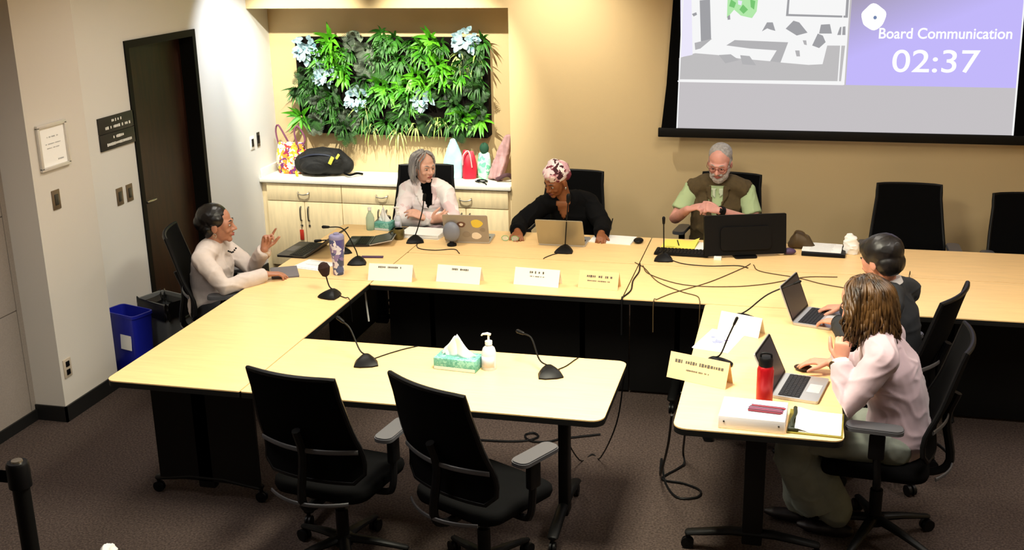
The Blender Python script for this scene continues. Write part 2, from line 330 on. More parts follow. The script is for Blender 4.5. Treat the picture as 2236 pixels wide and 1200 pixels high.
# ------------------------------------------------------------------ office chair
def make_chair(label, loc, rz, group=None, lean=9):
    t = thing('office_chair', label, 'chair', loc, rz, group)
    zb = .085
    for k in range(5):
        a = PI/2+2*PI*k/5; d = V((math.cos(a), math.sin(a), 0)); m_ = MB()
        m_.loft([d*.03+V((0, 0, .12)), d*.15+V((0, 0, .105)), d*.30+V((0, 0, .075))], [.03, .025, .017], [.02, .016, .012], side=(-d.y, d.x, 0), n=10, roundcap=True); m_.build('leg', 'black_metal', t)
        m_ = MB(); sd = V((-d.y, d.x, 0)); q = d*.30+V((0, 0, .03))
        for s in (-1, 1): m_.cyl(q+sd*s*.006, q+sd*s*.022, .03)
        m_.cyl(q-sd*.02, q+sd*.02, .008); m_.cyl(q, q+V((0, 0, .045)), .008); m_.build('caster', 'black_plastic', t)
    m_ = MB(); m_.lathe([(.045, .09), (.045, .135), (.03, .14), (.03, .27), (.018, .275), (.018, .40)]); m_.build('gas_column', 'black_metal', t)
    m_ = MB(); m_.box((0, -.02, .405), (.16, .26, .05), bevel=.012); m_.cyl((.08, .02, .40), (.25, .04, .39), .006); m_.build('tilt_mechanism', 'black_metal', t)
    m_ = MB(); m_.box((.03, -.155, .41), (.05, .003, .022)); m_.build('sticker', 'white_plastic', t)
    # seat cushion
    m_ = MB()
    def sh(k, z):
        out = []
        for (x, y) in rrect(-.245, -.23, .245, .25, .09, 6): out.append(V((x*k, y*k+.005, z-(.02*max(0, (y-.1)/.15)**2 if y > .1 else 0))))
        return out
    lv = [sh(.90, .425), sh(.97, .432), sh(1, .455), sh(.985, .478), sh(.93, .49), sh(.6, .487)]
    R_ = [[m_.bm.verts.new(p) for p in l] for l in lv]; n = len(R_[0])
    for a, b in zip(R_, R_[1:]):
        for k in range(n): m_._f([a[k], a[(k+1) % n], b[(k+1) % n], b[k]])
    m_._f(R_[0][::-1]); m_._f(R_[-1]); m_.build('seat', 'black_fabric', t, auto=60)
    # backrest
    ln = math.tan(math.radians(lean))
    def bp(u, v, off=0):
        z = .54+.53*v; hw = .252-.048*max(0, v-.2)/.8+.016*max(0, (v-.88)/.12)
        x = (u*2-1); e = 1
        if v > .95: e = 1.0+.02*(v-.95)/.05-.05*max(0, (v-.985)/.015)
        if v < .06: e = math.sqrt(max(0, 1-((.06-v)/.06)**2))*.18+.82
        x *= hw*e; y = -.235-(z-.5)*ln*(.7+.6*v)+.045*(x/.25)**2+.03*math.exp(-((z-.66)/.1)**2)
        return V((x, y+off, z))
    m_ = MB(); NU, NV = 16, 18
    g1 = m_.grid(lambda u, v: bp(u, v, .011*math.sin(PI*min(1, max(0, u)))**.3 if 0 < u < 1 else 0), NU, NV); g2 = m_.grid(lambda u, v: bp(u, v, -.014), NU, NV)
    for i in range(NU): m_._f([g1[i][0], g2[i][0], g2[i+1][0], g1[i+1][0]]); m_._f([g1[i][NV], g1[i+1][NV], g2[i+1][NV], g2[i][NV]])
    for j in range(NV): m_._f([g1[0][j], g1[0][j+1], g2[0][j+1], g2[0][j]]); m_._f([g1[NU][j], g2[NU][j], g2[NU][j+1], g1[NU][j+1]])
    m_.build('backrest', 'black_fabric', t, auto=50)
    ring = [bp(0, v/12, -.004) for v in range(12)]+[bp(u/10, 1, -.004) for u in range(11)]+[bp(1, v/12, -.004) for v in range(11, -1, -1)]+[bp(u/10, 0, -.004) for u in range(9, 0, -1)]
    m_ = MB(); m_.tube(ring+[ring[0]], .0125, n=8, sub=1); m_.build('back_frame', 'black_plastic', t)
    m_ = MB(); m_.tube([(0, -.10, .39), (0, -.25, .40), (0, -.315, .47), bp(.5, .28, -.05), bp(.5, .5, -.035)], [.026]*4*4+[.02], n=8) if 0 else m_.tube([(0, -.10, .40), (0, -.24, .40), (0, -.31, .47), bp(.5, .25, -.05), bp(.5, .5, -.035)], .02, n=8)
    m_.build('back_support', 'black_plastic', t)
    m_ = MB(); m_.loft([bp(u/12, .30, -.026-.02*math.sin(PI*u/12)) for u in range(13)], [.005]*13, [.012]*13, side=(0, 1, 0), n=8); m_.build('lumbar_bar', 'dimgrey_plastic', t)
    m_ = MB(); m_.loft([V((x*.2, -.25-.07*(1-x*x), .455)) for x in [k/6-1 for k in range(13)]], [.005]*13, [.01]*13, side=(0, 1, 0), n=8); m_.build('back_yoke', 'dimgrey_plastic', t)
    for s in (-1, 1):
        m_ = MB(); m_.tube([(s*.10, 0, .405), (s*.24, 0, .405), (s*.285, -.005, .44), (s*.29, .005, .55), (s*.29, .015, .695)], .017, n=8); m_.box((s*.29, .01, .62), (.035, .07, .12), bevel=.01)
        ar = m_.build('armrest', 'black_plastic', t)
        m_ = MB(); p = [V((x, y)) for x, y in rrect(s*.29-.045, -.10, s*.29+.045, .15, .035, 5)]
        m_.prism([(q.x, q.y) for q in p], .698, .714); m_.prism([(s*.29+(q.x-s*.29)*.93, q.y*.97+.001) for q in p], .714, .720); m_.build('arm_pad', 'grey_plastic', ar, auto=40)
    return t
ch0 = make_chair('black mesh office chair nearest the viewer, pushed to the middle of the front table', (-.02, -4.42, 0), math.radians(-27), 'empty office chairs at the front table')
ch0.location = (.045, -4.34, 0)
dup(ch0, (-.655, -4.31, 0), math.radians(-9), 'black mesh office chair at the front table, the left of the two nearest the viewer', 'empty office chairs at the front table')
dup(ch0, (2.12, -.76, 0), math.radians(180), 'whole empty black office chair between the person with dark hair and the tan wall', 'empty office chairs behind the back table')
dup(ch0, (2.92, -.78, 0), math.radians(186), 'empty black office chair cut off by the right edge of the picture', 'empty office chairs behind the back table').scale = (1, 1, .965)
dup(ch0, (-1.47, -.62, 0), math.radians(187), 'black office chair under the grey-haired person in the white blazer', 'occupied office chairs')
dup(ch0, (-.31, -.66, 0), math.radians(178), 'black office chair under the person in the patterned headscarf', 'occupied office chairs')
dup(ch0, (.83, -.58, 0), math.radians(172), 'black office chair under the bearded person in the brown vest', 'occupied office chairs')
dup(ch0, (-2.18, -2.40, 0), math.radians(-68), 'black office chair under the person in the cream blazer by the door', 'occupied office chairs')
dup(ch0, (1.84, -2.84, 0), math.radians(67), 'black office chair under the person with short dark hair typing on the laptop', 'occupied office chairs')
dup(ch0, (1.785, -3.60, 0), math.radians(84), 'black office chair under the person in the pale pink blazer', 'occupied office chairs')
# ------------------------------------------------------------------ cabinets in the alcove
def cabinet(label, x0, x1, tagged=False):
    t = thing('base_cabinet', label, 'cabinet', ((x0+x1)/2, 0, 0), 0, 'maple base cabinets in the alcove')
    w = x1-x0; h = w/2; 
    m_ = MB(); wbox(m_, -h, h, .012, .375, .09, .822); wbox(m_, -h, h, .06, .37, 0, .09); m_.build('body', 'cab_maple', t, flat=True)
    def pull(parent, c, horiz):
        c = V(c); m_ = MB(); a = V((.05, 0, 0)) if horiz else V((0, 0, .06)); dn = V((0, 0, -.022)) if horiz else V((0, 0, 0))
        m_.tube([c-a, c-a*.9+V((0, -.022, 0))+dn*.6, c+V((0, -.028, 0))+dn, c+a*.9+V((0, -.022, 0))+dn*.6, c+a], .0055, n=8); return m_.build('handle', 'darksteel' if not horiz else 'steel', parent)
    m_ = MB(); m_.box((0, 0, .742), (w-.006, .02, .15), bevel=.002); d = m_.build('drawer_front', 'cab_maple', t); pull(d, (0, -.008, .75), True)
    for s in (-1, 1):
        m_ = MB(); m_.box((s*w/4, 0, .378), (w/2-.005, .02, .565), bevel=.002); d = m_.build('door', 'cab_maple', t); pull(d, (s*.035, -.008, .56), False)
        m_ = MB(); m_.cyl((s*.035, -.008, .455), (s*.035, -.016, .455), .009); m_.build('lock', 'darksteel', d)
    return t
U = [-3.05, -2.365, -1.64, -.915]
cabinet('left maple cabinet with a red key tag hanging from its door lock', U[0], U[1])
cabinet('middle maple cabinet partly behind the grey-haired person', U[1], U[2])
cabinet('right maple cabinet beside the tan wall corner', U[2], U[3])
m_ = MB(); wbox(m_, XW+.001, U[0], .02, .38, 0, .82); o = m_.build('cabinet_filler', 'cab_maple', flat=True); tag(o, 'narrow maple filler strip between the left cabinet and the white wall', 'filler strip')
m_ = MB(); wbox(m_, U[3], XA-.002, .02, .38, 0, .82); o = m_.build('cabinet_filler', 'cab_maple', flat=True); tag(o, 'narrow maple filler strip between the right cabinet and the tan wall', 'filler strip')
t = thing('countertop', 'off-white stone countertop running across the alcove cabinets', 'countertop', (-2, 0, .822))
m_ = MB(); m_.box(((XW+XA)/2+2, .1775, .0195), (XA-XW-.004, .407, .037), bevel=.006); m_.build('slab', 'counter', t)
m_ = MB(); m_.box((XW+2+.012, .19, .075), (.02, .37, .075), bevel=.003); m_.build('side_splash', 'counter', t)
CZ = .8605
t = thing('key_tag', 'red key tag with keys hanging from the left cabinet door', 'key tag', (-2.745, -.018, .46))
m_ = MB(); m_.cyl((0, -.006, 0), (0, .003, 0), .006); m_.tube([(0, -.004, 0), (.004, -.004, -.03), (0, -.004, -.04)], .003); m_.build('keys', 'steel', t)
m_ = MB(); m_.box((0, -.004, -.085), (.035, .006, .09), bevel=.002); m_.build('tag', mat('tag_red', '#b5301f', .5), t)

# tote bag
def sack(label, name, cat, c, w, d, h, m, top=.7, group=None, wr=.006, seed=0, skew=0):
    t = thing(name, label, cat, c); m_ = MB(); n = 9
    pts = [V((skew*(k/n)**2, 0, h*k/n)) for k in range(n+1)]
    rx = [w/2*(.9+.16*math.sin(PI*k/n))*(1-(1-top)*(k/n)**2) for k in range(n+1)]; ry = [d/2*(.95+.2*math.sin(PI*k/n))*(1-.85*(k/n)**2) for k in range(n+1)]
    m_.loft(pts, rx, ry, side=(1, 0, 0), n=20); m_ = remesh(m_, .011, 2)
    for v in m_.bm.verts:
        p = v.co; p += v.normal*wr*2*noise.noise(V((p.x*16+seed, p.y*16, p.z*7)))
        if p.z < .006: p.z = .001
    m_.build('body', m, t); return t
t = sack('tote bag with a bright red, yellow and purple pattern, left end of the counter', 'tote_bag', 'bag', (-2.9, .23, CZ), .29, .14, .27,
         voromat('tote_pattern', ['#c8342e', '#f2e6c4', '#e7c531', '#6a2a6d', '#f4f1ea', '#8c2347', '#e88a2a'], 34), top=.95)
for s, nm in ((-1, 0), (1, 1)):
    m_ = MB(); m_.tube([(-.13+.21*nm, -.03*s, .22), (-.15+.2*nm, -.03*s, .35), (-.12+.2*nm, -.02*s, .41), (-.06+.2*nm, -.02*s, .31), (-.03+.15*nm, -.03*s, .24)], .008, n=6); m_.build('handle', mat('handle_plum', '#7b4660', .8), t)
m_ = MB(); m_.tube([(.07, -.10, .03), (.09, -.13, .014), (.11, -.16, .013)], .010, n=6); m_.build('strap', mat('strap_yellow', '#e3cf2c', .7), t)
# backpack
t = thing('backpack', 'black backpack with yellow tags lying on the counter', 'backpack', (-2.59, .19, CZ))
m_ = MB(); m_.loft([(-.21, 0, .085), (-.12, 0, .11), (0, 0, .12), (.12, 0, .115), (.21, .0, .085)], [.06, .105, .12, .115, .06], [.08, .11, .118, .11, .075], side=(0, 1, 0), n=20, roundcap=True)
m_.ell((-.05, -.09, .08), (.13, .05, .06)); m_.ell((.12, -.05, .14), (.08, .07, .06)); m_ = remesh(m_, .01, 3, wr=.006)
for v in m_.bm.verts: v.co.z = max(v.co.z, .001)
m_.build('body', mat('pack_black', (.003, .003, .0035), .75, bump=.3, bump_scale=60), t)
m_ = MB(); m_.tube([(-.19, -.07, .15), (-.05, -.10, .19), (.10, -.09, .18), (.2, -.04, .10)], .009, n=6); m_.build('zip_strap', mat('strap_navy', '#1a2238', .6), t)
m_ = MB(); m_.box((.12, -.125, .15), (.03, .01, .07), rot=Matrix.Rotation(.5, 3, 'Y'), bevel=.003); m_.box((.17, -.10, .18), (.02, .01, .05), rot=Matrix.Rotation(.6, 3, 'Y'), bevel=.003); m_.build('reflective_tags', mat('tag_yellow', '#e6df55', .5), t)
m_ = MB(); m_.tube([(.2, -.05, .03), (.26, -.08, .02), (.30, -.02, .025), (.34, .02, .012)], .009, n=6); m_.build('shoulder_strap', 'black_fabric', t)
sack('tall pale cyan plastic bag standing on the counter', 'plastic_bag', 'bag', (-1.45, .24, CZ), .19, .12, .33, mat('bag_cyan', '#a9dfe6', .35, noise_amt=.12, noise_scale=14), top=.25, seed=3)
t = sack('small red bag with a light handle on the counter', 'lunch_bag', 'bag', (-1.315, .25, CZ), .135, .11, .24, mat('bag_red', '#c01532', .5, noise_amt=.2, noise_scale=12), top=.75, seed=9)
m_ = MB(); m_.tube([(-.04, -.05, .12), (-.03, -.06, .2), (.0, -.03, .235), (.03, -.06, .2), (.04, -.05, .1)], .006, n=6); m_.build('handle', mat('handle_pink', '#e6a4ab', .6), t)
t = sack('mint green patterned bag between the red bag and the pink coat', 'gift_bag', 'bag', (-1.185, .26, CZ), .12, .1, .22, voromat('bag_mint', ['#9fe0c0', '#c9f2dd', '#6cc7a0', '#b8ecd0'], 26), top=.8, seed=5)
m_ = MB(); m_.ell((0, .01, .25), (.04, .035, .05)); m_.build('stuffing', mat('dark_green', '#1c4a35', .8), t)
t = thing('folded_coat', 'dusty pink folded coat leaning against the right side of the alcove', 'coat', (-1.03, .22, CZ))
m_ = MB()
for k in range(5): m_.loft([(-.10+.025*k, -.02*k+.03, .012), (-.055+.022*k, -.01*k+.03, .13), (-.0+.015*k, .02, .26), (.05+.008*k, .03, .37)], [.02, .022, .02, .012], [.055, .06, .05, .03], side=(1, 0, 0), n=12)
m_ = remesh(m_, .009, 3, wr=.005)
for v in m_.bm.verts: v.co.z = max(v.co.z, .001); v.co.x = min(v.co.x, .135)
m_.build('fabric', mat('coat_pink', '#b08a8c', .85, noise_amt=.2, noise_scale=9, stretch=(3, 3, .7)), t)
m_ = MB(); m_.tube([(-.02, -.08, .02), (.06, -.09, .06), (.09, -.06, .05), (.10, -.02, .02)], .017, n=8); m_.build('sleeve', mat('coat_dark', '#4b3138', .85), t)
m_ = MB(); m_.tube([(0, 0, .008), (.05, -.04, .012), (.1, .0, .01), (.06, .04, .012), (.02, -.02, .02), (.09, -.05, .008), (.12, -.1, .006)], .006, n=6); o = m_.build('charger_cable', 'black_plastic'); o.location = (-1.22, .10, CZ); tag(o, 'dark coiled cable at the front edge of the counter near the pink coat', 'cable')

# ------------------------------------------------------------------ wall fittings
def bars(mb, x0, x1, z, h, y, rnd, ax='x', X=0):
    # small strokes standing for lettering too blurred to read
    x = x0
    while x < x1:
        wv = rnd.uniform(.35, .8)*h
        if rnd.random() < .82:
            c = ((x+wv/2, y, z) if ax == 'x' else (X, x+wv/2, z)); sz = ((wv, .0012, h*rnd.uniform(.7, 1)) if ax == 'x' else (.0012, wv, h*rnd.uniform(.7, 1)))
            mb.box(c, sz)
        x += wv+h*.22
rl = random.Random(3)
t = thing('door_sign', 'dark two-panel sign with white lettering on the wall left of the door', 'sign', (XW, -2.03, 1.61))
for k, zz in enumerate((.055, -.055)):
    m_ = MB(); m_.box((.006, 0, zz), (.012, .42, .107), bevel=.002); p = m_.build('panel', mat('sign_dark', '#25231f', .5), t)
    m_ = MB(); bars(m_, -.06, .05, zz+.022, .020, 0, rl, 'y', .0127); bars(m_, -.14, .15, zz-.02, .020, 0, rl, 'y', .0127); m_.build('lettering', 'white_plastic', p)
t = thing('picture_frame', 'silver framed white certificate on the pillar', 'picture frame', (XP, -2.94, 1.68))
m_ = MB()
for (y, z, a, b) in ((-.13, 0, .022, .25), (.13, 0, .022, .25), (0, .125, .282, .022), (0, -.125, .282, .022)): m_.box((.009, y, z), (.018, a, b), bevel=.003)
m_.build('frame', 'frame_silver', t)
m_ = MB(); m_.box((.004, 0, 0), (.006, .24, .23)); m_.build('certificate', 'paper', t)
m_ = MB(); bars(m_, -.05, .05, .055, .008, 0, rl, 'y', .0078); bars(m_, -.07, .07, .015, .006, 0, rl, 'y', .0078); bars(m_, -.06, .06, -.01, .006, 0, rl, 'y', .0078); bars(m_, .03, .08, -.085, .009, 0, rl, 'y', .0078); m_.build('lettering', mat('pale_ink', '#b9b9b9'), t)
def switch(label, x, y, z, toggles=1, name='light_switch', plate='plate', dark='darksteel', group=None, w=.075, h=.118):
    t = thing(name, label, name.replace('_', ' '), (x, y, z), 0, group)
    m_ = MB(); m_.box((.003, 0, 0), (.006, w, h), bevel=.002); m_.build('plate', plate, t)
    for k in range(toggles):
        m_ = MB(); zz = 0 if toggles == 1 else (.026-.052*k); m_.box((.008, 0, zz), (.006, .034, .066 if toggles == 1 else .034), bevel=.002); m_.build('rocker' if name != 'wall_outlet' else 'socket', dark, t)
    return t
switch('bronze switch plate on the pillar below the certificate', XP, -2.975, 1.36, 1)
switch('bronze switch plate below the dark sign, farther from the door', XW, -2.085, 1.17, 1)
switch('bronze switch plate below the dark sign, nearer the door', XW, -1.965, 1.17, 1)
switch('beige double outlet with black sockets low on the pillar', XP, -3.09, .33, 2, 'wall_outlet', 'plate_beige', 'black_plastic')
switch('dark wall plate on the white wall, farther from the alcove', XW, -.095, 1.175, 1, 'wall_outlet', 'white_plastic', 'black_plastic', w=.07, h=.11)
switch('dark wall plate on the white wall, close to the alcove', XW, .02, 1.185, 1, 'wall_outlet', 'darksteel', 'black_plastic', w=.05, h=.12)

# ------------------------------------------------------------------ bins
def bin_(label, c, w, d, h, m, liner, rz=0, lab=False):
    t = thing('waste_bin', label, 'bin', c, rz)
    m_ = MB(); lev = [(.84, .0), (.86, .01), (1, h-.02), (1.05, h-.02), (1.05, h), (.97, h), (.95, h-.03), (.82, .02)]
    R_ = [[m_.bm.verts.new((x*k, y*k, z)) for x, y in rrect(-w/2, -d/2, w/2, d/2, .03, 4)] for k, z in lev]; n = len(R_[0])
    for a, b in zip(R_, R_[1:]):
        for k in range(n): m_._f([a[k], a[(k+1) % n], b[(k+1) % n], b[k]])
    m_._f(R_[0][::-1]); m_._f(R_[-1]); m_.build('bin_body', m, t, auto=40)
    if liner:
        m_ = MB(); pts = [(x*1.06, y*1.06) for x, y in rrect(-w/2, -d/2, w/2, d/2, .03, 8)]; n = len(pts); R_ = []
        for j in range(6):
            R_.append([m_.bm.verts.new((x*(1.02+.03*math.sin(i*1.7+j)) if j < 5 else x*.7, y*(1.02+.03*math.cos(i*2.1+j)) if j < 5 else y*.7, h-.11+.028*j+.012*math.sin(i*1.3)-(.08 if j == 5 else 0))) for i, (x, y) in enumerate(pts)])
        for a, b in zip(R_, R_[1:]):
            for k in range(n): m_._f([a[k], a[(k+1) % n], b[(k+1) % n], b[k]])
        m_.build('bin_liner', mat('liner_black', (.006, .006, .006), .25), t)
    if lab:
        m_ = MB(); m_.box((0, 0, 0), (.10, .003, .10), rot=None); q = m_.build('white_label', 'white_plastic', t); q.location = (.05, -d/2*.97-.002, h*.60); q.rotation_euler = (math.radians(-4), 0, 0)
    return t
bin_('blue recycling bin with a white label standing against the left wall', (-2.925, -2.42, 0), .29, .17, .48, mat('bin_blue', '#16209a', .4), False, math.radians(-17), True)
bin_('grey waste bin with a black liner beside the blue bin', (-2.79, -2.18, 0), .30, .22, .50, mat('bin_grey', '#6d706f', .5), True, math.radians(-20))

# ------------------------------------------------------------------ projection screen
PY = -.1
t = thing('projection_screen', 'large projection screen with black borders hanging on the tan wall', 'projection screen', (1.63, PY, 0))
sx = lambda x: x-1.63
m_ = MB(); m_.prism([(sx(.32), 1.345), (sx(.438), 1.373), (sx(.47), 2.75), (sx(.44), 2.85), (sx(.405), 2.6), (sx(.385), 2.2), (sx(.355), 1.7)], -.003, .003, lambda p: V((p.x, -p.z, p.y)))
m_.prism([(sx(2.94), 1.345), (sx(2.905), 1.7), (sx(2.875), 2.2), (sx(2.855), 2.6), (sx(2.82), 2.85), (sx(2.79), 2.75), (sx(2.824), 1.373)], -.003, .003, lambda p: V((p.x, -p.z, p.y)))
m_.box((0, 0, 2.80), (2.42, .006, .10)); m_.build('black_border', 'black_fabric', t)
m_ = MB(); m_.box((0, 0, 1.345), (2.66, .03, .07), bevel=.006); m_.build('bottom_bar', 'black_metal', t)
m_ = MB(); m_.box((0, .02, 2.9), (2.9, .13, .13), bevel=.01); m_.build('casing', 'white_plastic', t)
m_ = MB(); m_.prism([(sx(.445), 1.373), (sx(2.820), 1.373), (sx(2.790), 2.76), (sx(.475), 2.76)], -.0045, .001, lambda p: V((p.x, -p.z, p.y))); m_.build('screen_fabric', emat('screen_grey', '#ccc8cb', .93), t)
def scr(poly, y, mb, mi): mb.mi = mi; mb.prism(poly, 0, .0008, lambda p: V((sx(p.x), -.0048-y-p.z, p.y)))
# participant view (left picture); coordinates map a 970 x 495 image to the screen
def P2(x, y): return (.44+(x-200)/970*1.205, 2.33-(y)/495*.60)
mlist = [emat('scr_white', '#f7f7f7', 1), emat('scr_grey', '#bdbcbe', .9), emat('scr_grey2', '#a9a9ad', .9), emat('scr_green', '#b9efb0', .95), emat('scr_lilac', '#ece8fb', 1), emat('scr_floor', '#c6c4c5', .93), emat('scr_green2', '#7fd07a', .9)]
m_ = MB(); scr([(.445, 1.733), (1.645, 1.722), (1.645, 2.72), (.47, 2.72)], 0, m_, 0)
pic = m_.build('meeting_picture', mlist, t, flat=True)
m_ = MB()
L_ = [(5, [(205, 350), (300, 320), (430, 330), (560, 350), (740, 365), (800, 372), (960, 385), (1040, 380), (1060, 270), (1160, 270), (1150, 480), (205, 480)]),
      (4, [(205, 0), (270, 0), (285, 330), (215, 345)]), (2, [(318, 5), (378, 0), (392, 238), (332, 248)]), (1, [(295, 258), (398, 232), (330, 292), (300, 300)]),
      (1, [(482, 272), (530, 240), (838, 252), (775, 300), (620, 290)]), (1, [(775, 300), (838, 252), (800, 372), (740, 365)]),
      (1, [(440, 330), (510, 325), (560, 360), (480, 380)]), (1, [(565, 330), (620, 335), (660, 390), (580, 385)]),
      (2, [(822, 0), (1165, 0), (1165, 108), (818, 98)]), (2, [(685, 188), (712, 135), (745, 135), (762, 185), (735, 178), (715, 170)]), (2, [(820, 172), (862, 125), (895, 135), (945, 195), (885, 212)]),
      (2, [(1010, 200), (1018, 148), (1068, 145), (1082, 200)]), (2, [(1112, 208), (1125, 162), (1155, 158), (1158, 208)]),
      (2, [(975, 270), (1003, 200), (1032, 212), (1050, 250), (1015, 285)]), (1, [(880, 300), (905, 300), (910, 335), (890, 335)]), (2, [(275, 85), (300, 75), (305, 90), (285, 100)]),
      (1, [(920, 240), (940, 240), (945, 268), (930, 265)]), (3, [(480, 0), (655, 0), (650, 70), (625, 110), (560, 95), (520, 60), (480, 110)]), (6, [(500, 0), (530, 20), (520, 50), (490, 40)]), (6, [(570, 30), (600, 60), (575, 85), (550, 60)]), (6, [(610, 0), (640, 10), (635, 60), (615, 45)]), (4, [(540, 5), (565, 10), (560, 35), (542, 30)]), (2, [(482, 100), (497, 90), (500, 118), (485, 120)])]
for k, (mi, pl) in enumerate(L_): scr([P2(*p) for p in pl][::-1], .001+.00005*k, m_, mi)
scr([P2(*p) for p in [(834, 0), (1150, 0), (1150, 96), (832, 86)]][::-1], .0022, m_, 0)
scr([P2(*p) for p in [(200, 488), (1165, 497), (1165, 503), (200, 496)]][::-1], .0022, m_, 0); scr([P2(*p) for p in [(1135, 0), (1141, 0), (1138, 497), (1130, 497)]][::-1], .0022, m_, 0)
m_.build('picture_shapes', mlist, pic, flat=True)
m_ = MB(); scr([(2.812, 1.375), (2.824, 1.375), (2.796, 2.74), (2.786, 2.74)], .0015, m_, 0); m_.build('white_margin', [MATS['scr_white']], t, flat=True); m_ = MB(); scr([(.438, 1.375), (.447, 1.375), (.478, 2.74), (.469, 2.74)], .0015, m_, 0); m_.build('white_margin', [MATS['scr_white']], t, flat=True)
# right panel: lavender title slide
m = bpy.data.materials.new('slide_lavender'); m.use_nodes = True; MATS['slide_lavender'] = m; nt = m.node_tree; nt.nodes.clear()
e = nt.nodes.new('ShaderNodeEmission'); o = nt.nodes.new('ShaderNodeOutputMaterial'); tc = nt.nodes.new('ShaderNodeTexCoord'); gr = nt.nodes.new('ShaderNodeVectorMath'); gr.operation = 'DOT_PRODUCT'; gr.inputs[1].default_value = (-.45, 0, 1.1)
ad = nt.nodes.new('ShaderNodeMath'); ad.operation = 'ADD'; ad.inputs[1].default_value = -1.98
rp = nt.nodes.new('ShaderNodeValToRGB'); rp.color_ramp.elements[0].position = .1; rp.color_ramp.elements[1].position = .62; rp.color_ramp.elements[0].color = lin('#c3b8fb'); rp.color_ramp.elements[1].color = lin('#a39bab')
nt.links.new(tc.outputs['Object'], gr.inputs[0]); nt.links.new(gr.outputs['Value'], ad.inputs[0]); nt.links.new(ad.outputs[0], rp.inputs[0]); nt.links.new(rp.outputs[0], e.inputs[0]); nt.links.new(e.outputs[0], o.inputs[0])
m_ = MB(); scr([(1.655, 1.722), (2.815, 1.715), (2.795, 2.72), (1.66, 2.72)], 0, m_, 0); sl = m_.build('title_slide', 'slide_lavender', t, flat=True)
def text(name, s, x, z, y, size, m, parent, bold=0, width=None, rot=(PI/2, 0, 0), ext=.0006):
    cu = bpy.data.curves.new(name, 'FONT'); cu.body = s; cu.size = size; cu.extrude = ext; cu.offset = bold
    o = bpy.data.objects.new(name, cu); COL.objects.link(o); dg = bpy.context.evaluated_depsgraph_get(); me = bpy.data.meshes.new_from_object(o.evaluated_get(dg)); bpy.data.objects.remove(o)
    xs = [v.co.x for v in me.vertices]; k = width/(max(xs)-min(xs)) if width else 1
    for v in me.vertices: v.co.x = (v.co.x-min(xs))*k
    me.materials.clear(); me.materials.append(MATS[m]); q = bpy.data.objects.new(name, me); COL.objects.link(q); q.parent = parent; q.location = (x, y, z); q.rotation_euler = rot; return q
emat('scr_text', '#ffffff', 1.15)
text('title_lettering', 'Board Communication', sx(1.86), 2.055, -.0062, .105, 'scr_text', sl, .0012, .885)
text('timer_lettering', '02:37', sx(1.965), 1.82, -.0062, .225, 'scr_text', sl, .0008, .585)
m_ = MB(); rg = random.Random(5)
scr([(1.815+.083*math.cos(a)*(1+.05*math.sin(5*a)), 2.205+.088*math.sin(a)*(1+.08*math.sin(4*a+1))) for a in [2*PI*k/30 for k in range(30)]], .0012, m_, 0)
scr([(1.815+.012*math.cos(a)+.01, 2.20+.013*math.sin(a)) for a in [2*PI*k/12 for k in range(12)]], .0022, m_, 1); m_.build('logo', [MATS['scr_text'], emat('scr_logo', '#7c8fb8', .9)], sl, flat=True)

# ------------------------------------------------------------------ table things
def mic(label, x, y, rz, head, bends=None, z=TZ, foam=.011, foamlen=.03, base=1.0, foam_m='black_plastic', cable=None):
    """gooseneck microphone; head = world position of the capsule"""
    t = thing('gooseneck_microphone', label, 'microphone', (x, y, z), 0, 'gooseneck microphones'); R3 = rotz(rz)
    m_ = MB(); prof = [(-.055, .0, .0), (.055, 0, 0)]
    lev = [(1, 0), (1, .008), (.86, .020), (.5, .036), (.3, .042)]; R_ = []
    for k, zz in lev: R_.append([m_.bm.verts.new(R3 @ V((px*k*base, (py*k+(1-k)*.02)*base, zz*base))) for px, py in [(-.062, -.055), (-.03, -.068), (.03, -.068), (.062, -.055), (.058, .0), (.035, .055), (0, .07), (-.035, .055), (-.058, .0)]])
    n = 9
    for a, b in zip(R_, R_[1:]):
        for q in range(n): m_._f([a[q], a[(q+1) % n], b[(q+1) % n], b[q]])
    m_._f(R_[0][::-1]); m_._f(R_[-1]); m_.build('base', 'black_plastic', t, auto=30)
    m_ = MB(); m_.box(R3 @ V((0, -.04*base, .017*base)), (.035*base, .022*base, .006), rot=R3 @ Matrix.Rotation(.5, 3, 'X')); m_.build('talk_button', 'dimgrey_plastic', t)
    h = V(head)-V((x, y, z)); a0 = R3 @ V((0, .018*base, .038*base)); pts = [a0]+[V(b)-V((x, y, z)) for b in (bends or [])]
    if not bends: pts.append(a0*.6+h*.4+V((0, 0, .06*h.length)))
    pts.append(h); m_ = MB(); m_.tube(pts, .0042, n=8, sub=6); nk = m_.build('gooseneck', 'black_metal', t)
    d = (pts[-1]-catmull(pts, 6)[-3]).normalized(); m_ = MB(); m_.cap(h-d*.005, foam*.8, h+d*foamlen, foam, n=12); m_.build('windscreen', foam_m, t)
    if cable:
        m_ = MB(); m_.tube([V(q)-V((x, y, z)) for q in cable], .003, n=6, sub=5); m_.build('cable', 'black_plastic', t)
    return t
Z3 = TZ+.004
mic('microphone on the front table nearest the left chair', -.755, -3.65, .35, (-.905, -3.57, .93), [(-.80, -3.62, .80), (-.86, -3.58, .895)], cable=[(-.74, -3.6, Z3), (-.68, -3.5, Z3), (-.60, -3.40, Z3), (-.56, -3.355, Z3-.02), (-.56, -3.34, .6)])
mic('microphone on the front table right of the pump bottle', .20, -3.62, .35, (.035, -3.5, .905), [(.14, -3.58, .80), (.09, -3.53, .89)], cable=[(.22, -3.57, Z3), (.26, -3.5, Z3), (.29, -3.40, Z3), (.3, -3.355, Z3-.02), (.3, -3.34, .6)])
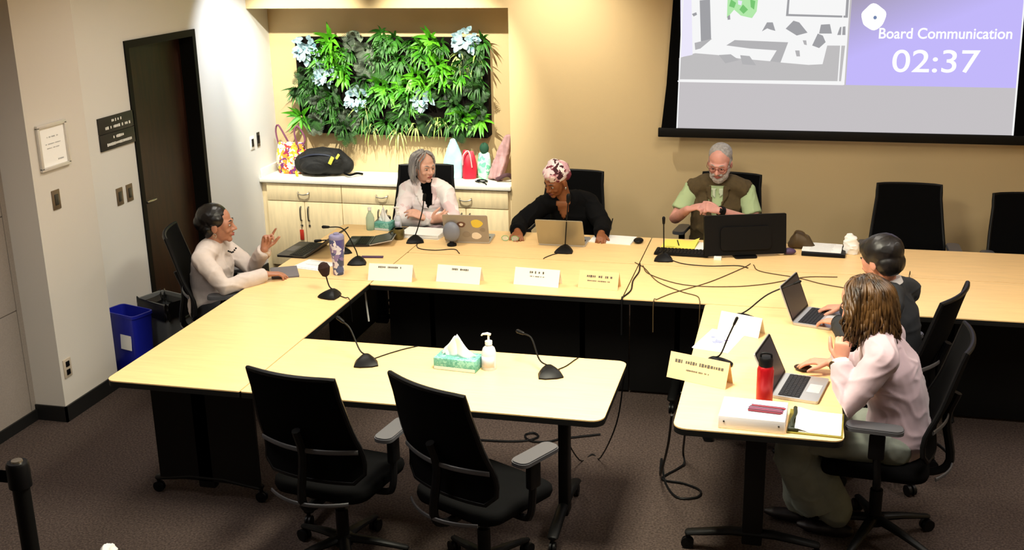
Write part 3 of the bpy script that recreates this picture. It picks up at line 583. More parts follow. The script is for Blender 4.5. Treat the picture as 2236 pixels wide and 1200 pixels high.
mic('microphone at the far end of the left table with a round brown windscreen', -1.365, -2.64, -.25, (-1.415, -2.60, .885), [(-1.39, -2.61, .80)], foam=.038, foamlen=.02, foam_m=mat('foam_brown', '#2a130c', .9, bump=.4, bump_scale=200), cable=[(-1.33, -2.62, Z3), (-1.27, -2.66, Z3), (-1.232, -2.68, Z3-.005), (-1.222, -2.68, .6)])
mic('microphone behind the tumbler with a thin curved neck', -1.47, -1.93, .2, (-1.66, -1.95, .985), [(-1.49, -1.92, .84), (-1.56, -1.93, .97)])
mic('microphone behind the black laptop, only its small head in view', -1.66, -1.70, .5, (-1.79, -1.80, .845), [(-1.68, -1.72, .80), (-1.73, -1.76, .84)], base=.8)
mic('microphone in front of the white papers of the grey-haired person', -1.265, -1.34, .3, (-1.20, -1.30, 1.04), [(-1.25, -1.32, .83), (-1.215, -1.31, .95)], foam=.013, cable=[(-1.24, -1.38, Z3), (-1.18, -1.52, Z3), (-1.05, -1.55, Z3), (-.93, -1.50, Z3), (-.86, -1.60, Z3)])
mic('microphone in front of the silver laptop of the person in the headscarf', -.168, -1.41, 0, (-.150, -1.37, 1.085), [(-.165, -1.39, .84), (-.158, -1.38, .97)], foam=.016, foamlen=.035, cable=[(-.17, -1.46, Z3), (-.22, -1.50, Z3), (-.26, -1.58, Z3), (-.27, -1.622, Z3)])
mic('microphone left of the black monitor with an upright neck', .515, -1.49, .1, (.508, -1.46, .985), [(.513, -1.47, .83), (.510, -1.465, .92)], foam=.011, cable=[(.56, -1.50, Z3), (.66, -1.58, Z3), (.82, -1.60, Z3), (1.0, -1.56, Z3), (1.07, -1.60, Z3)])
mic('microphone at the far end of the right table with a long bent neck', 1.09, -2.64, 1.2, (1.36, -2.60, .965), [(1.12, -2.63, .81), (1.22, -2.62, .90)], foam=.008)
mic('microphone on the right table between the name cards', 1.00, -3.34, 1.1, (1.075, -3.30, .955), [(1.015, -3.33, .80), (1.045, -3.315, .88)], foam=.008)

def name_card(label, x, y, rz, m='card', w=.29, h=.10, z=TZ, lines=((.45, .016, .072), (.3, .008, .045)), seed=0, group='folded name cards'):
    t = thing('name_card', label, 'name card', (x, y, z), rz, group); m_ = MB(); th = .0012; d = .045
    for s in (-1, 1):
        m_.prism([(-w/2, 0), (w/2, 0), (w/2, 1), (-w/2, 1)], -th/2, th/2, lambda p, s=s: V((p.x, s*d*(1-p.y)+s*p.z*.92, h*p.y+p.z*.38+.0008)))
    m_.build('folded_card', m, t, flat=True)
    rr = random.Random(seed); m_ = MB(); tilt = Matrix.Rotation(math.atan2(d, h)*-1, 3, 'X')
    for (wf, lh, zc) in lines:
        tmp = MB(); bars(tmp, -w*wf/2, w*wf/2, 0, lh, 0, rr); 
        for v in tmp.bm.verts: v.co = tilt @ v.co
        bmesh.ops.translate(tmp.bm, vec=V((0, -d*(1-zc/h)-.0016, zc)), verts=tmp.bm.verts); m_._merge(tmp.bm)
    m_.build('lettering', 'ink', t, flat=True); return t
name_card('leftmost name card on the back table edge, below the tumbler', -1.12, -2.24, math.radians(2), 'card', lines=((.62, .013, .082),), seed=1)
name_card('name card on the back table edge in front of the sticker-covered laptop', -.68, -2.20, math.radians(-4), 'card', lines=((.42, .014, .08),), seed=2)
name_card('name card on the back table edge in front of the silver laptop', -.185, -2.17, math.radians(-5), 'card', lines=((.33, .016, .078), (.3, .007, .055)), seed=3)
name_card('tan name card on the back table edge, last of the row before the cables', .20, -2.16, math.radians(-5), 'card_tan', w=.25, lines=((.6, .016, .070), (.55, .008, .045)), seed=4)
name_card('tan name card at the near left edge of the right table', .93, -3.55, math.radians(-20), 'card_tan', w=.31, h=.12, lines=((.8, .017, .085), (.38, .008, .05)), seed=5)
name_card('white name card on the right table beside the bent microphone', 1.09, -2.82, math.radians(-22), 'card', w=.24, lines=(), seed=6)

def sheet(label, name, cat, x, y, rz, w, d, m='paper', th=.004, z=TZ, group=None, lines=0, seed=0, curl=0):
    t = thing(name, label, cat, (x, y, z), rz, group); m_ = MB()
    rr = random.Random(seed); n = max(2, int(th/.0025))
    for k in range(n):
        a = rr.uniform(-.03, .03)*(k > 0)*(k < n); m_.box((rr.uniform(-.003, .003), rr.uniform(-.003, .003), th*(k+.5)/n), (w, d, th/n*.9), rot=rotz(a))
    m_.build('pages', m, t, flat=True)
    if lines:
        m_ = MB(); 
        for k in range(lines): m_.box((rr.uniform(-.01, 0), d*(.4-.8*k/max(1, lines-1)), th+.0006), (w*rr.uniform(.55, .8), .0025, .0006))
        m_.build('printed_lines', mat('print_grey', '#9c9ca0'), t, flat=True)
    return t
# --- corner / left person
def laptop(label, hx, hy, rz, w=.31, d=.215, ang=112, z=TZ, deck='silver', lid='silver', screen='screen_off', stickers=False, keys='key_dark', kw=.9):
    """hinge centre at hx,hy; local +y points from hinge to the user"""
    t = thing('laptop', label, 'laptop', (hx, hy, z), rz, None)
    m_ = MB(); m_.prism(rrect(-w/2, 0, w/2, d, .012), .002, .015); m_.build('base', deck, t, auto=30)
    m_ = MB(); m_.box((0, d*.36, .0155), (w*kw, d*.47, .002))
    kb = m_.build('keyboard', mat('key_gap', '#3a3a3c' if deck == 'silver' else '#0c0c0e', .5), t, flat=True)
    m_ = MB(); nr, nc = 5, 13
    for i in range(nr):
        for j in range(nc): m_.box((-w*kw/2+w*kw*(j+.5)/nc, d*.145+d*.43*(i+.5)/nr, .0175), (w*kw/nc*.82, d*.43/nr*.78, .002))
    m_.build('keys', keys, kb, flat=True)
    m_ = MB(); m_.box((0, d*.80, .0153), (w*.34, d*.28, .001)); m_.build('touchpad', mat('touchpad_grey', '#b9bac0', .4) if deck == 'silver' else 'dimgrey_plastic', t, flat=True)
    A = math.radians(180-ang); Rm = Matrix.Rotation(-(math.radians(90)-A), 3, 'X')  # lid leans away from the user
    f = lambda p: Matrix.Rotation(math.radians(ang-90), 3, 'X') @ V((p.x, -p.z, p.y))+V((0, .002, .016))
    m_ = MB(); m_.prism(rrect(-w/2, 0, w/2, d, .010), 0, .007, f); ld = m_.build('lid', lid, t, auto=30)
    m_ = MB(); m_.prism(rrect(-w/2+.002, .004, w/2-.002, d-.003, .008), -.0012, .0, f); m_.build('bezel', 'black_plastic', ld, auto=30)
    m_ = MB(); m_.prism(rrect(-w/2+.012, .016, w/2-.012, d-.013, .002), -.0018, -.0010, f); m_.build('display', screen, ld, flat=True)
    if stickers:
        m_ = MB(); cs = [(-.03, .14, .030, 0), (.08, .15, .042, 1), (.07, .05, .035, 2), (.0, .06, .03, 3), (-.08, .08, .03, 1), (.12, .10, .02, 3), (-.03, .14, .014, 2)]
        for k, (a, b, r_, mi) in enumerate(cs):
            m_.mi = mi; m_.prism([(a+r_*math.cos(q)*(1+.12*math.sin(3*q+k)), b+r_*math.sin(q)*.8) for q in [2*PI*i/14 for i in range(14)]], .007, .0076+.0002*k, f)
        m_.build('stickers', [mat('stk_brown', '#6a4a3c'), mat('stk_yellow', '#e2c94a'), mat('stk_cream', '#e8dccb'), mat('stk_grey', '#8d8275')], ld, flat=True)
    return t
mat('silver', '#bcbdc0', .35, .6); mat('warm_silver', '#a8a08a', .4, .5); mat('screen_off', '#2c2a2c', .3); mat('key_dark', '#1a1a1d', .5); mat('dark_grey_shell', '#1d1a1c', .4); mat('lid_taupe', '#9b9184', .5)
laptop('black laptop opened wide at the corner in front of the person in the cream blazer', -1.855, -1.72, math.radians(88), w=.36, d=.215, ang=143, deck='dark_grey_shell', lid='dark_grey_shell', keys='black_plastic')
laptop('small grey laptop lying behind the tumbler', -1.56, -1.42, math.radians(100), w=.24, d=.17, ang=168, deck='dark_grey_shell', lid='silver', keys='black_plastic')
sheet('white papers lying on the corner table beside the black laptop', 'paper_stack', 'papers', -1.73, -2.04, math.radians(-12), .24, .20, lines=3, seed=4)
o = sheet('grey notebook under the arm of the person in the cream blazer', 'notebook', 'notebook', -1.86, -2.235, math.radians(28), .17, .24, m=mat('notebook_grey', '#6f6b70', .7), th=.010)
t = thing('leather_folder', 'black folder lying next to the grey notebook at the table corner', 'folder', (-1.80, -2.06, TZ+.001), math.radians(8)) if 0 else None
t = thing('travel_tumbler', 'tall white, purple and blue patterned tumbler on the corner table', 'tumbler', (-1.50, -2.19, TZ))
m_ = MB(); m_.lathe([(.034, 0), (.036, .004), (.038, .10), (.047, .17), (.049, .235), (.045, .237), (.0, .237)]); m_.build('body', voromat('tumbler_pattern', ['#d8d6e4', '#55518e', '#3e4663', '#8576a8', '#e9e6ee', '#4b5b8b'], 26, .35), t)
m_ = MB(); m_.lathe([(.0, .236), (.049, .236), (.050, .252), (.044, .262), (.02, .264), (.018, .275), (.0, .276)]); m_.build('lid', mat('lid_lilac', '#8b87a8', .4), t)
m_ = MB(); m_.box((0, 0, .006), (.15, .03, .010), bevel=.003); o = m_.build('pen_case', mat('case_purple', '#4a3557', .5)); o.location = (-1.42, -1.79, TZ); o.rotation_euler = (0, 0, .15); tag(o, 'slim dark purple pen case behind the tumbler', 'pen case')
m_ = MB(); m_.lathe([(0, 0), (.030, 0), (.032, .01), (.032, .09), (.022, .12), (.012, .135), (.012, .15), (0, .15)]); t = thing('water_bottle', 'small clear bottle with greenish water at the far corner of the tables', 'bottle', (-1.70, -1.08, TZ))
m_.build('bottle_body', mat('clear_green', '#9ec2ad', .1, alpha=.55), t); m_ = MB(); m_.lathe([(0, .148), (.014, .148), (.014, .17), (0, .17)]); m_.build('cap', 'white_plastic', t)
def tissue(label, x, y, rz, w, d, h, m, z=TZ):
    t = thing('tissue_box', label, 'tissue box', (x, y, z), rz); m_ = MB(); m_.box((0, 0, h/2), (w, d, h), bevel=.003); b = m_.build('box', m, t)
    m_ = MB(); m_.box((0, -d/2-.0005, h*.17), (w*.98, .001, h*.26)); m_.build('band', mat('band_white', '#c9cfd0'), b, flat=True)
    m_ = MB(); N = 14; rr = random.Random(2)
    for q in range(3):
        ph = q*1.1
        m_.grid(lambda u, v: ((u-.5)*w*(.80-.08*q)+.006*math.sin(v*3+ph), (.016*math.sin(u*7+ph*2)*(1-.6*v))+(q-1)*.009, h-.004+h*v*(.25+(1.7-.15*q)*max(0, 1-abs(2*u-1+.12*q))**1.1)+.003*math.sin(u*14+ph)), 20, 6)
    ts = m_.build('tissue', 'paper', t); sd = ts.modifiers.new('s', 'SOLIDIFY'); sd.thickness = .0012; return t
tissue('teal tissue box with a white tissue on the front table', -.272, -3.61, math.radians(-5), .225, .12, .062, voromat('teal_box', ['#4f9488', '#66a99c', '#86bdb2', '#5a9d92'], 60))
tissue('teal tissue box at the far corner of the tables beside the clear bottle', -1.60, -1.04, math.radians(-8), .12, .11, .06, voromat('teal_box', ['#3f9c86'], 60))
def pump(label, x, y, h=.125, r=.035, z=TZ):
    t = thing('sanitizer_bottle', label, 'pump bottle', (x, y, z)); m_ = MB(); m_.lathe([(0, 0), (r, 0), (r*1.05, .01), (r*1.02, h*.65), (r*.8, h*.86), (r*.4, h*.97), (r*.4, h), (0, h)]); b = m_.build('bottle_body', mat('clear_gel', '#dfe3ea', .12, alpha=.75), t)
    m_ = MB(); m_.grid(lambda u, v: ((r*1.07)*math.sin((u-.5)*1.9), -(r*1.07)*math.cos((u-.5)*1.9), h*(.15+.42*v)), 10, 2); lb = m_.build('label', mat('label_lilac', '#c9c6d6', .5), b); sd = lb.modifiers.new('s', 'SOLIDIFY'); sd.thickness = .0008
    m_ = MB(); m_.lathe([(0, h), (r*.5, h), (r*.5, h+.018), (.006, h+.02), (.005, h+.05), (0, h+.05)], n=16); m_.loft([(.012, 0, h+.052), (-.005, 0, h+.056), (-.03, 0, h+.052), (-.036, 0, h+.044)], [.007, .008, .005, .004], n=8); m_.build('pump', 'white_plastic', t); return t
pump('clear pump bottle of hand sanitizer beside the tissue box on the front table', -.115, -3.60, .13, .037)
pump('clear pump bottle at the far corner beside the small tissue box', -1.50, -1.03, .11, .025)
# --- grey-haired person
sheet('thick stack of white papers in front of the grey-haired person', 'paper_stack', 'papers', -1.26, -1.16, math.radians(-3), .30, .21, th=.03, seed=8)
sheet('black folder left of the thick white paper stack', 'folder', 'folder', -1.47, -1.10, math.radians(6), .13, .18, m='black_plastic', th=.012)
t = thing('mug', 'olive brown mug left of the thick white paper stack', 'mug', (-1.40, -1.30, TZ)); m_ = MB(); m_.lathe([(0, 0), (.030, 0), (.040, .02), (.041, .06), (.035, .078), (.031, .078), (.036, .06), (.034, .02), (0, .012)])
m_.build('cup', mat('mug_olive', '#5c4f26', .35, noise_amt=.3, noise_scale=30), t); m_ = MB(); m_.tube([(-.038, 0, .06), (-.062, 0, .055), (-.062, 0, .03), (-.038, 0, .022)], .005, n=8); m_.build('handle', mat('mug_olive', ''), t)
laptop('taupe laptop covered with stickers', -.885, -1.32, math.radians(4), w=.32, d=.215, ang=108, lid='lid_taupe', stickers=True)
t = thing('tabletop_device', 'small grey rounded device on a black foot beside the sticker-covered laptop', 'device', (-.975, -1.40, TZ))
m_ = MB(); m_.lathe([(0, 0), (.034, 0), (.034, .012), (.016, .022), (.013, .04), (0, .04)]); m_.build('stand', 'black_plastic', t)
m_ = MB(); m_.ell((0, 0, .10), (.062, .035, .072), n=24); m_.build('head', mat('fan_grey', '#767a86', .4), t)
# --- headscarf person
laptop('silver laptop seen from behind in front of the person in the headscarf', -.215, -1.28, 0, w=.33, d=.22, ang=118, lid='warm_silver')
sheet('white open pages under the pen hand of the person in the headscarf', 'paper_stack', 'papers', .11, -1.06, math.radians(-6), .30, .20, th=.008, seed=9)
m_ = MB(); m_.cap((0, 0, 0), .004, (.028, .01, .13), .004, n=8); o = m_.build('pen', 'black_plastic'); o.location = (.075, -1.055, TZ+.02); tag(o, 'dark pen held by the person in the headscarf', 'pen')
t = thing('eyeglasses', 'pair of green-tinted eyeglasses lying left of the silver laptop', 'eyeglasses', (-.60, -1.22, TZ)); m_ = MB()
for s in (-1, 1): m_.tube([(s*.035+.026*math.cos(a), 0, .022+.019*math.sin(a)) for a in [2*PI*k/12 for k in range(13)]], .0022, n=6, sub=1); m_.tube([(s*.062, 0, .026), (s*.066, .06, .02), (s*.066, .13, .006)], .002, n=6)
m_.build('frame', mat('frame_green', '#7fae74', .4), t)
m_ = MB()
for s in (-1, 1): m_.loft([(s*.035, -.0006, .022), (s*.035, .0006, .022)], [.025]*2, [.018]*2, side=(1, 0, 0), n=16)
m_.build('lenses', mat('lens', '#dce8dc', .1, alpha=.3), t)
m_ = MB(); m_.ell((0, 0, .017), (.035, .05, .017)); 
for v in m_.bm.verts: v.co.z = max(v.co.z, .001)
o = m_.build('computer_mouse', 'black_plastic'); o.location = (.295, -1.10, TZ); tag(o, 'black computer mouse lying between the white pages and the yellow pad', 'computer mouse')
# --- bearded person
t = thing('legal_pad', 'yellow legal pad with a curled page and a pen on it, left of the monitor', 'notepad', (.585, -1.12, TZ), math.radians(-4))
m_ = MB(); m_.box((0, 0, .006), (.23, .20, .011)); m_.grid(lambda u, v: ((u-.5)*.22+.012*v, (v-.5)*.19, .0125+.035*max(0, u-.7)*max(0, v-.2)*3+.003*math.sin(u*6)), 10, 8); pd = m_.build('pages', mat('legal_yellow', '#efe96a', .8), t)
m_ = MB(); m_.cap((-.01, .05, .021), .004, (.012, -.06, .018), .0035, n=8); o = m_.build('pen', 'black_plastic'); o.location = (.572, -1.12, TZ); tag(o, 'dark pen lying on the yellow legal pad', 'pen')
sheet('white sheet sticking out between the yellow pad and the monitor', 'paper_stack', 'papers', .745, -1.15, math.radians(-3), .10, .24, seed=12)
t = thing('keyboard', 'black computer keyboard left of the monitor', 'keyboard', (.62, -1.335, TZ), math.radians(-2)); m_ = MB(); m_.box((0, 0, .010), (.36, .13, .016), bevel=.004); kb = m_.build('tray', 'black_plastic', t)
m_ = MB()
for i in range(5):
    for j in range(15): m_.box((-.165+.0236*j, -.05+.025*i, .020), (.019, .020, .006))
m_.build('keys', 'black_metal', t, flat=True)
t = thing('monitor', 'large black computer monitor seen from behind on the back table', 'monitor', (1.035, -1.33, TZ), math.radians(198))
f = lambda p: Matrix.Rotation(math.radians(8), 3, 'X') @ V((p.x, -p.z, p.y))+V((0, 0, .015))
m_ = MB(); m_.prism(rrect(-.275, 0, .275, .268, .008), -.015, .015, f); hs = m_.build('housing', 'black_plastic', t, auto=30)
m_ = MB(); m_.prism(rrect(-.20, .06, .20, .25, .03), -.035, -.014, f) if 0 else m_.prism(rrect(-.17, .035, .17, .19, .03), -.030, -.014, f); m_.build('rear_cover', 'black_plastic', hs)
m_ = MB(); m_.prism(rrect(-.262, .014, .262, .256, .004), .015, .0158, f); m_.build('display', emat('monitor_glow', '#9aa3b5', .5), hs, flat=True)
m_ = MB(); m_.box((.0, -.06, .10), (.12, .02, .20), rot=Matrix.Rotation(.2, 3, 'X'), bevel=.005); m_.build('stand_neck', 'black_plastic', t)
m_ = MB()
m_.prism(rrect(-.075, -.15, .075, .05, .02), 0, .012); m_.build('stand_base', 'black_plastic', t)
for v_ in (0,):
    t.rotation_euler = (0, 0, math.radians(198))
m_ = MB(); fr = [(-.055, 0), (.055, 0), (.055, .12), (-.055, .12)]
for a, b in zip(fr, fr[1:]+fr[:1]): m_.cyl((a[0], -.065-.25*(.0), .035+a[1]), (b[0], -.065, .035+b[1]), .005)
m_.build('stand_bracket', 'dimgrey_plastic', t)
m_ = MB(); m_.box((0, 0, .012), (.05, .03, .024), bevel=.003); o = m_.build('adapter_plug', 'white_plastic'); o.location = (.865, -1.44, TZ); tag(o, 'small white adapter below the left corner of the monitor', 'adapter')
t = thing('handbag', 'brown leather handbag standing on the table right of the monitor', 'handbag', (1.395, -1.06, TZ), math.radians(-10)); m_ = MB(); m_.loft([(-.06, 0, .03), (-.02, 0, .065), (.03, 0, .05), (.075, 0, .02)], [.045, .05, .045, .03], [.03, .065, .05, .02], side=(0, 1, 0), n=16, roundcap=True); m_ = remesh(m_, .008, 3, wr=.004)
for v in m_.bm.verts: v.co.z = max(v.co.z, .001)
m_.build('body', mat('bag_brown', '#4b3a22', .6), t); m_ = MB(); m_.tube([(-.05, -.03, .08), (-.03, -.035, .13), (.02, -.03, .12), (.05, -.03, .06)], .005); m_.build('handle', mat('bag_brown', ''), t)
t = thing('pencil_pouch', 'dark purple and white pouch beside the lower right corner of the monitor', 'pouch', (1.315, -1.22, TZ)); m_ = MB(); m_.ell((0, 0, .022), (.05, .03, .022)); m_.build('pouch', mat('case_purple', ''), t); m_ = MB(); m_.ell((-.05, -.02, .012), (.025, .02, .012)); m_.build('tissue', 'paper', t)
t = thing('folder', 'black folder under white printed papers right of the monitor', 'folder', (1.545, -1.13, TZ), math.radians(-3)); m_ = MB(); m_.box((0, 0, .012), (.28, .24, .024), bevel=.004); m_.build('cover', 'black_plastic', t)
sheet('white printed papers lying on the black folder right of the monitor', 'paper_stack', 'papers', 1.535, -1.11, math.radians(-5), .25, .22, z=TZ+.0245, lines=6, seed=21)
t = thing('paper_bag', 'crumpled white paper bag behind the person with dark hair', 'paper bag', (1.72, -1.13, TZ)); m_ = MB(); m_.loft([(0, 0, 0), (0, 0, .05), (-.01, .0, .10), (-.03, 0, .13)], [.045, .05, .04, .02], [.035, .04, .03, .012], side=(1, 0, 0), n=16); m_ = remesh(m_, .008, 1, wr=.008, wscale=(30, 30, 30))
for v in m_.bm.verts: v.co.z = max(v.co.z, .001)
m_.build('body', 'paper', t)
# --- right table
mat('screen_dim', '#38353a', .3)
laptop('silver laptop at the near end of the right table behind the red bottle', 1.305, -3.555, math.radians(-101), w=.305, d=.212, ang=115, screen='screen_dim')
laptop('silver laptop at the far end of the right table, being typed on', 1.40, -2.50, math.radians(-106), w=.31, d=.212, ang=112, screen='screen_dim')
t = thing('water_bottle', 'red metal water bottle with a black cap on the right table', 'bottle', (1.245, -3.79, TZ)); m_ = MB(); m_.lathe([(0, 0), (.036, 0), (.038, .006), (.038, .175), (.033, .19), (.026, .196), (0, .197)]); m_.build('bottle_body', mat('bottle_red', '#a50f18', .3, .2), t)
m_ = MB(); m_.lathe([(0, .195), (.032, .195), (.033, .225), (.027, .235), (0, .237)]); m_.tube([(-.025, 0, .225), (-.02, 0, .25), (.02, 0, .25), (.025, 0, .225)], .005); m_.build('cap', 'black_plastic', t)
t = thing('document_box', 'flat white document box at the near end of the right table', 'box', (1.205, -3.985, TZ), math.radians(-3)); m_ = MB(); m_.box((0, 0, .03), (.285, .22, .06), bevel=.003); m_.build('box', mat('box_white', '#edebee', .7), t)
m_ = MB()
for s in (-1, 1): m_.cyl((s*.118, -.1105, .035), (s*.118, -.1125, .035), .004)
m_.build('rivets', 'darksteel', t)
t = thing('pencil_pack', 'pack of coloured pencils lying on the white document box', 'pencils', (1.262, -3.99, TZ+.061), math.radians(-6)); rr = random.Random(4)
for k in range(8):
    m_ = MB(); c = ['#7d2a3a', '#2e2a38', '#a44a68', '#4a4152', '#8f5a76', '#251f2a', '#b03a44', '#5f4b66'][k]; y = -.032+.009*k; o_ = rr.uniform(-.006, .006)
    m_.cyl((-.075+o_, y, .0045), (.065+o_, y, .0045), .004, n=6); m_.cyl((.065+o_, y, .0045), (.078+o_, y, .0045), .004, .0006, n=6); m_.build('pencil', mat('pencil%d' % k, c, .5), t)
t = thing('open_notebook', 'open notebook with blank white pages and a yellow-green cover at the table corner', 'notebook', (1.475, -3.96, TZ), math.radians(-3))
m_ = MB(); m_.box((0, 0, .003), (.235, .26, .005), bevel=.001); m_.build('cover', mat('cover_olive', '#7a6f20', .6), t)
m_ = MB(); m_.grid(lambda u, v: (-.085+.195*u, -.115+.235*v, .008+.014*math.exp(-((u)/.22)**2)+.002*math.sin(v*3)), 12, 4); m_.box((.013, 0, .006), (.19, .235, .004)); m_.build('pages', 'paper', t)
m_ = MB(); m_.tube([(-.095, .12, .016), (-.09, .04, .02), (-.1, -.04, .018), (-.095, -.10, .014)], .010, n=8); m_.box((-.092, -.09, .012), (.045, .06, .016), bevel=.004); m_.build('page_clip', mat('clip_dark', '#1e2614', .5), t)
t = sheet('white sheet with a blue and purple drawing on the right table', 'drawing_sheet', 'drawing', .985, -2.98, math.radians(-14), .19, .32, th=.003)
m_ = MB(); rr = random.Random(8)
for k in range(16):
    a = rr.uniform(0, 6.3); r_ = rr.uniform(0, .06); cx_, cy_ = .0+r_*math.cos(a), -.01+1.5*r_*math.sin(a); rad = rr.uniform(.008, .022); m_.mi = k % 3
    m_.prism([(cx_+rad*math.cos(q)*(1+.3*math.sin(3*q)), cy_+rad*math.sin(q)) for q in [2*PI*i/9 for i in range(9)]], .0031, .0035+.00006*k)
m_.build('drawing', [mat('dr_blue', '#8f97b8'), mat('dr_grey', '#b7b9c2'), mat('dr_purple', '#7d7aa6')], t, flat=True)
m_ = MB(); m_.ell((0, 0, .016), (.03, .048, .016)); 
for v in m_.bm.verts: v.co.z = max(v.co.z, .001)
o = m_.build('computer_mouse', mat('mouse_dark', '#2a1712', .4)); o.location = (1.42, -3.325, TZ); o.rotation_euler = (0, 0, 1.4); tag(o, 'dark computer mouse under the hand of the person in the pink blazer', 'computer mouse')

# ------------------------------------------------------------------ cables
def cable(label, pts, r=.0035, m='black_plastic', name='cable', sub=6):
    m_ = MB(); m_.tube([V(p) for p in pts], r, n=6, sub=sub); o = m_.build(name, m); return tag(o, label, 'cable', 'loose cables')
mat('cable_brown', '#4a3a20', .6); Z2 = TZ+.0035
cable('thin cable arcing from the upright microphone to the dark-haired person', [(.40, -1.66, Z2), (.47, -1.85, Z2), (.70, -2.03, Z2), (.98, -2.02, Z2), (1.2, -1.92, Z2), (1.42, -1.74, Z2), (1.62, -1.70, Z2)], .003, 'cable_brown')
cable('thin cable running from the monitor stand to the front table edge', [(1.08, -1.50, Z2), (1.03, -1.62, Z2), (.85, -1.95, Z2), (.66, -2.2, Z2), (.58, -2.34, Z2), (.56, -2.378, Z2-.006), (.56, -2.385, .55)], .003, 'cable_brown')
cable('thin cable curving down to the table edge left of the right table', [(.34, -1.60, Z2), (.42, -1.72, Z2), (.54, -2.0, Z2), (.70, -2.17, Z2), (.80, -2.24, Z2), (.825, -2.33, Z2), (.83, -2.376, Z2-.006), (.83, -2.383, .6)], .003, 'cable_brown')
cable('thin cable running rightwards from the monitor towards the person with dark hair', [(1.10, -1.52, Z2), (1.15, -1.66, Z2), (1.38, -1.76, Z2), (1.52, -1.86, Z2), (1.68, -1.93, Z2)], .003, 'cable_brown')
cable('thin cable lying from the bent microphone to the cable crossing', [(1.13, -2.60, Z2), (1.14, -2.45, Z2), (1.19, -2.30, Z2), (1.42, -2.12, Z2)], .003, 'cable_brown') if 0 else None
cable('dark cable along the seam right of the name cards', [(.375, -1.62, Z2), (.395, -1.8, Z2), (.385, -2.0, Z2), (.40, -2.2, Z2), (.375, -2.34, Z2), (.372, -2.378, Z2-.008), (.372, -2.386, .52)], .005)
cable('short cable standing out at the far right seam', [(2.06, -1.56, Z2), (2.055, -1.60, Z2+.03), (2.05, -1.63, Z2), (2.06, -1.70, Z2)], .003, 'cable_brown')
cable('white cable hanging in a hook under the leftmost name card', [(-1.37, -2.28, .69), (-1.34, -2.26, .70), (-1.31, -2.24, .66), (-1.305, -2.23, .56), (-1.30, -2.22, .44)], .006, 'white_plastic')
cable('cable hanging from the left edge of the right table and coiling on the floor', [(.835, -3.90, .70), (.80, -3.70, .45), (.73, -3.35, .12), (.70, -3.10, .012), (.69, -2.95, .008), (.74, -3.22, .008), (.82, -3.38, .008), (.92, -3.36, .008), (.93, -3.28, .008), (.84, -3.22, .008), (.72, -3.19, .008), (.79, -3.05, .008), (.82, -3.0, .02), (.81, -2.98, .08), (.84, -3.25, .35), (.85, -3.6, .69)], .006)
cable('cable hanging in a loop from the right end of the front table', [(.545, -3.42, .70), (.50, -3.38, .40), (.36, -3.05, .03), (.30, -2.97, .008), (.25, -3.1, .03), (.22, -3.45, .4), (.20, -3.5, .70)], .004)
cable('cable with a small loop on the carpet behind the front table', [(-.40, -2.92, .008), (-.2, -2.90, .008), (-.09, -2.86, .008), (-.05, -2.80, .008), (-.09, -2.76, .008), (-.13, -2.80, .008), (-.08, -2.87, .008), (.02, -2.86, .008), (.10, -2.80, .008), (.3, -2.70, .008)], .006)
# ------------------------------------------------------------------ stanchion, paper
t = thing('stanchion', 'black queue stanchion with a belt at the lower left corner', 'stanchion', (-1.43, -5.47, 0))
m_ = MB(); m_.lathe([(0, 0), (.17, 0), (.17, .015), (.06, .035), (.035, .05), (0, .05)]); m_.build('base', 'black_metal', t)
m_ = MB(); m_.lathe([(0, .04), (.032, .04), (.032, .90), (0, .90)]); m_.build('post', 'black_metal', t)
m_ = MB(); m_.lathe([(0, .895), (.042, .895), (.042, .985), (.036, .995), (0, .996)]); m_.build('belt_head', 'black_plastic', t)
m_ = MB(); m_.lathe([(0, .994), (.022, .994), (.02, 1.002), (0, 1.003)]); m_.build('cap', 'steel', t)
m_ = MB(); m_.box((-.6, -.02, .94), (1.15, .003, .05)); m_.build('belt', 'black_fabric', t)
t = thing('crumpled_paper', 'crumpled white paper on the carpet at the lower frame edge', 'paper', (-1.80, -4.5, 0)); m_ = MB(); m_.ell((0, 0, .022), (.04, .035, .022)); m_ = remesh(m_, .006, 0, wr=.008, wscale=(40, 40, 40))
for v in m_.bm.verts: v.co.z = max(v.co.z, .001)
m_.build('sheet', 'paper', t)
# ------------------------------------------------------------------ people
for n_, c_ in dict(skin_light='#cc9079', skin_pink='#cf968a', skin_brown='#8a5330', skin_tan='#a5735c', skin_fair='#e2b09a').items():
    m = mat(n_, c_, .5, noise_amt=.06, noise_scale=25); m.node_tree.nodes['Principled BSDF'].inputs['Subsurface Weight'].default_value = .08
mat('eye_white', '#b5aaa2', .3); mat('iris', '#2a1a12', .15); mat('lip', '#a85a52', .5); mat('lip_dark', '#6a2e26', .5)
def head_prims(mb, c, F, s=1):
    g = lambda x, y, z: V(c)+F @ (V((x, y, z))*s)
    E = lambda p, r: mb.ell(g(*p), tuple(q*s for q in r), rot=F, n=20)
    E((0, -.015, .035), (.075, .094, .083)); E((0, .018, -.022), (.062, .070, .086)); E((0, .025, -.075), (.047, .050, .034)); E((0, .064, -.098), (.022, .018, .017))
    for k in (-1, 1):
        E((k*.036, .058, -.032), (.022, .022, .022)); E((k*.077, -.008, -.012), (.009, .02, .031)); E((k*.011, .092, -.034), (.010, .012, .009))
        E((k*.045, .045, .0), (.02, .03, .04))
    mb.loft([g(-.042, .070, .018), g(-.018, .083, .020), g(.018, .083, .020), g(.042, .070, .018)], [.010*s]*4, n=10, roundcap=True)
    mb.loft([g(0, .082, .016), g(0, .092, -.008), g(0, .106, -.030)], [.007*s, .009*s, .011*s], n=10, roundcap=True)
    mb.ell(g(0, .078, -.062), (.024*s, .013*s, .016*s), rot=F)
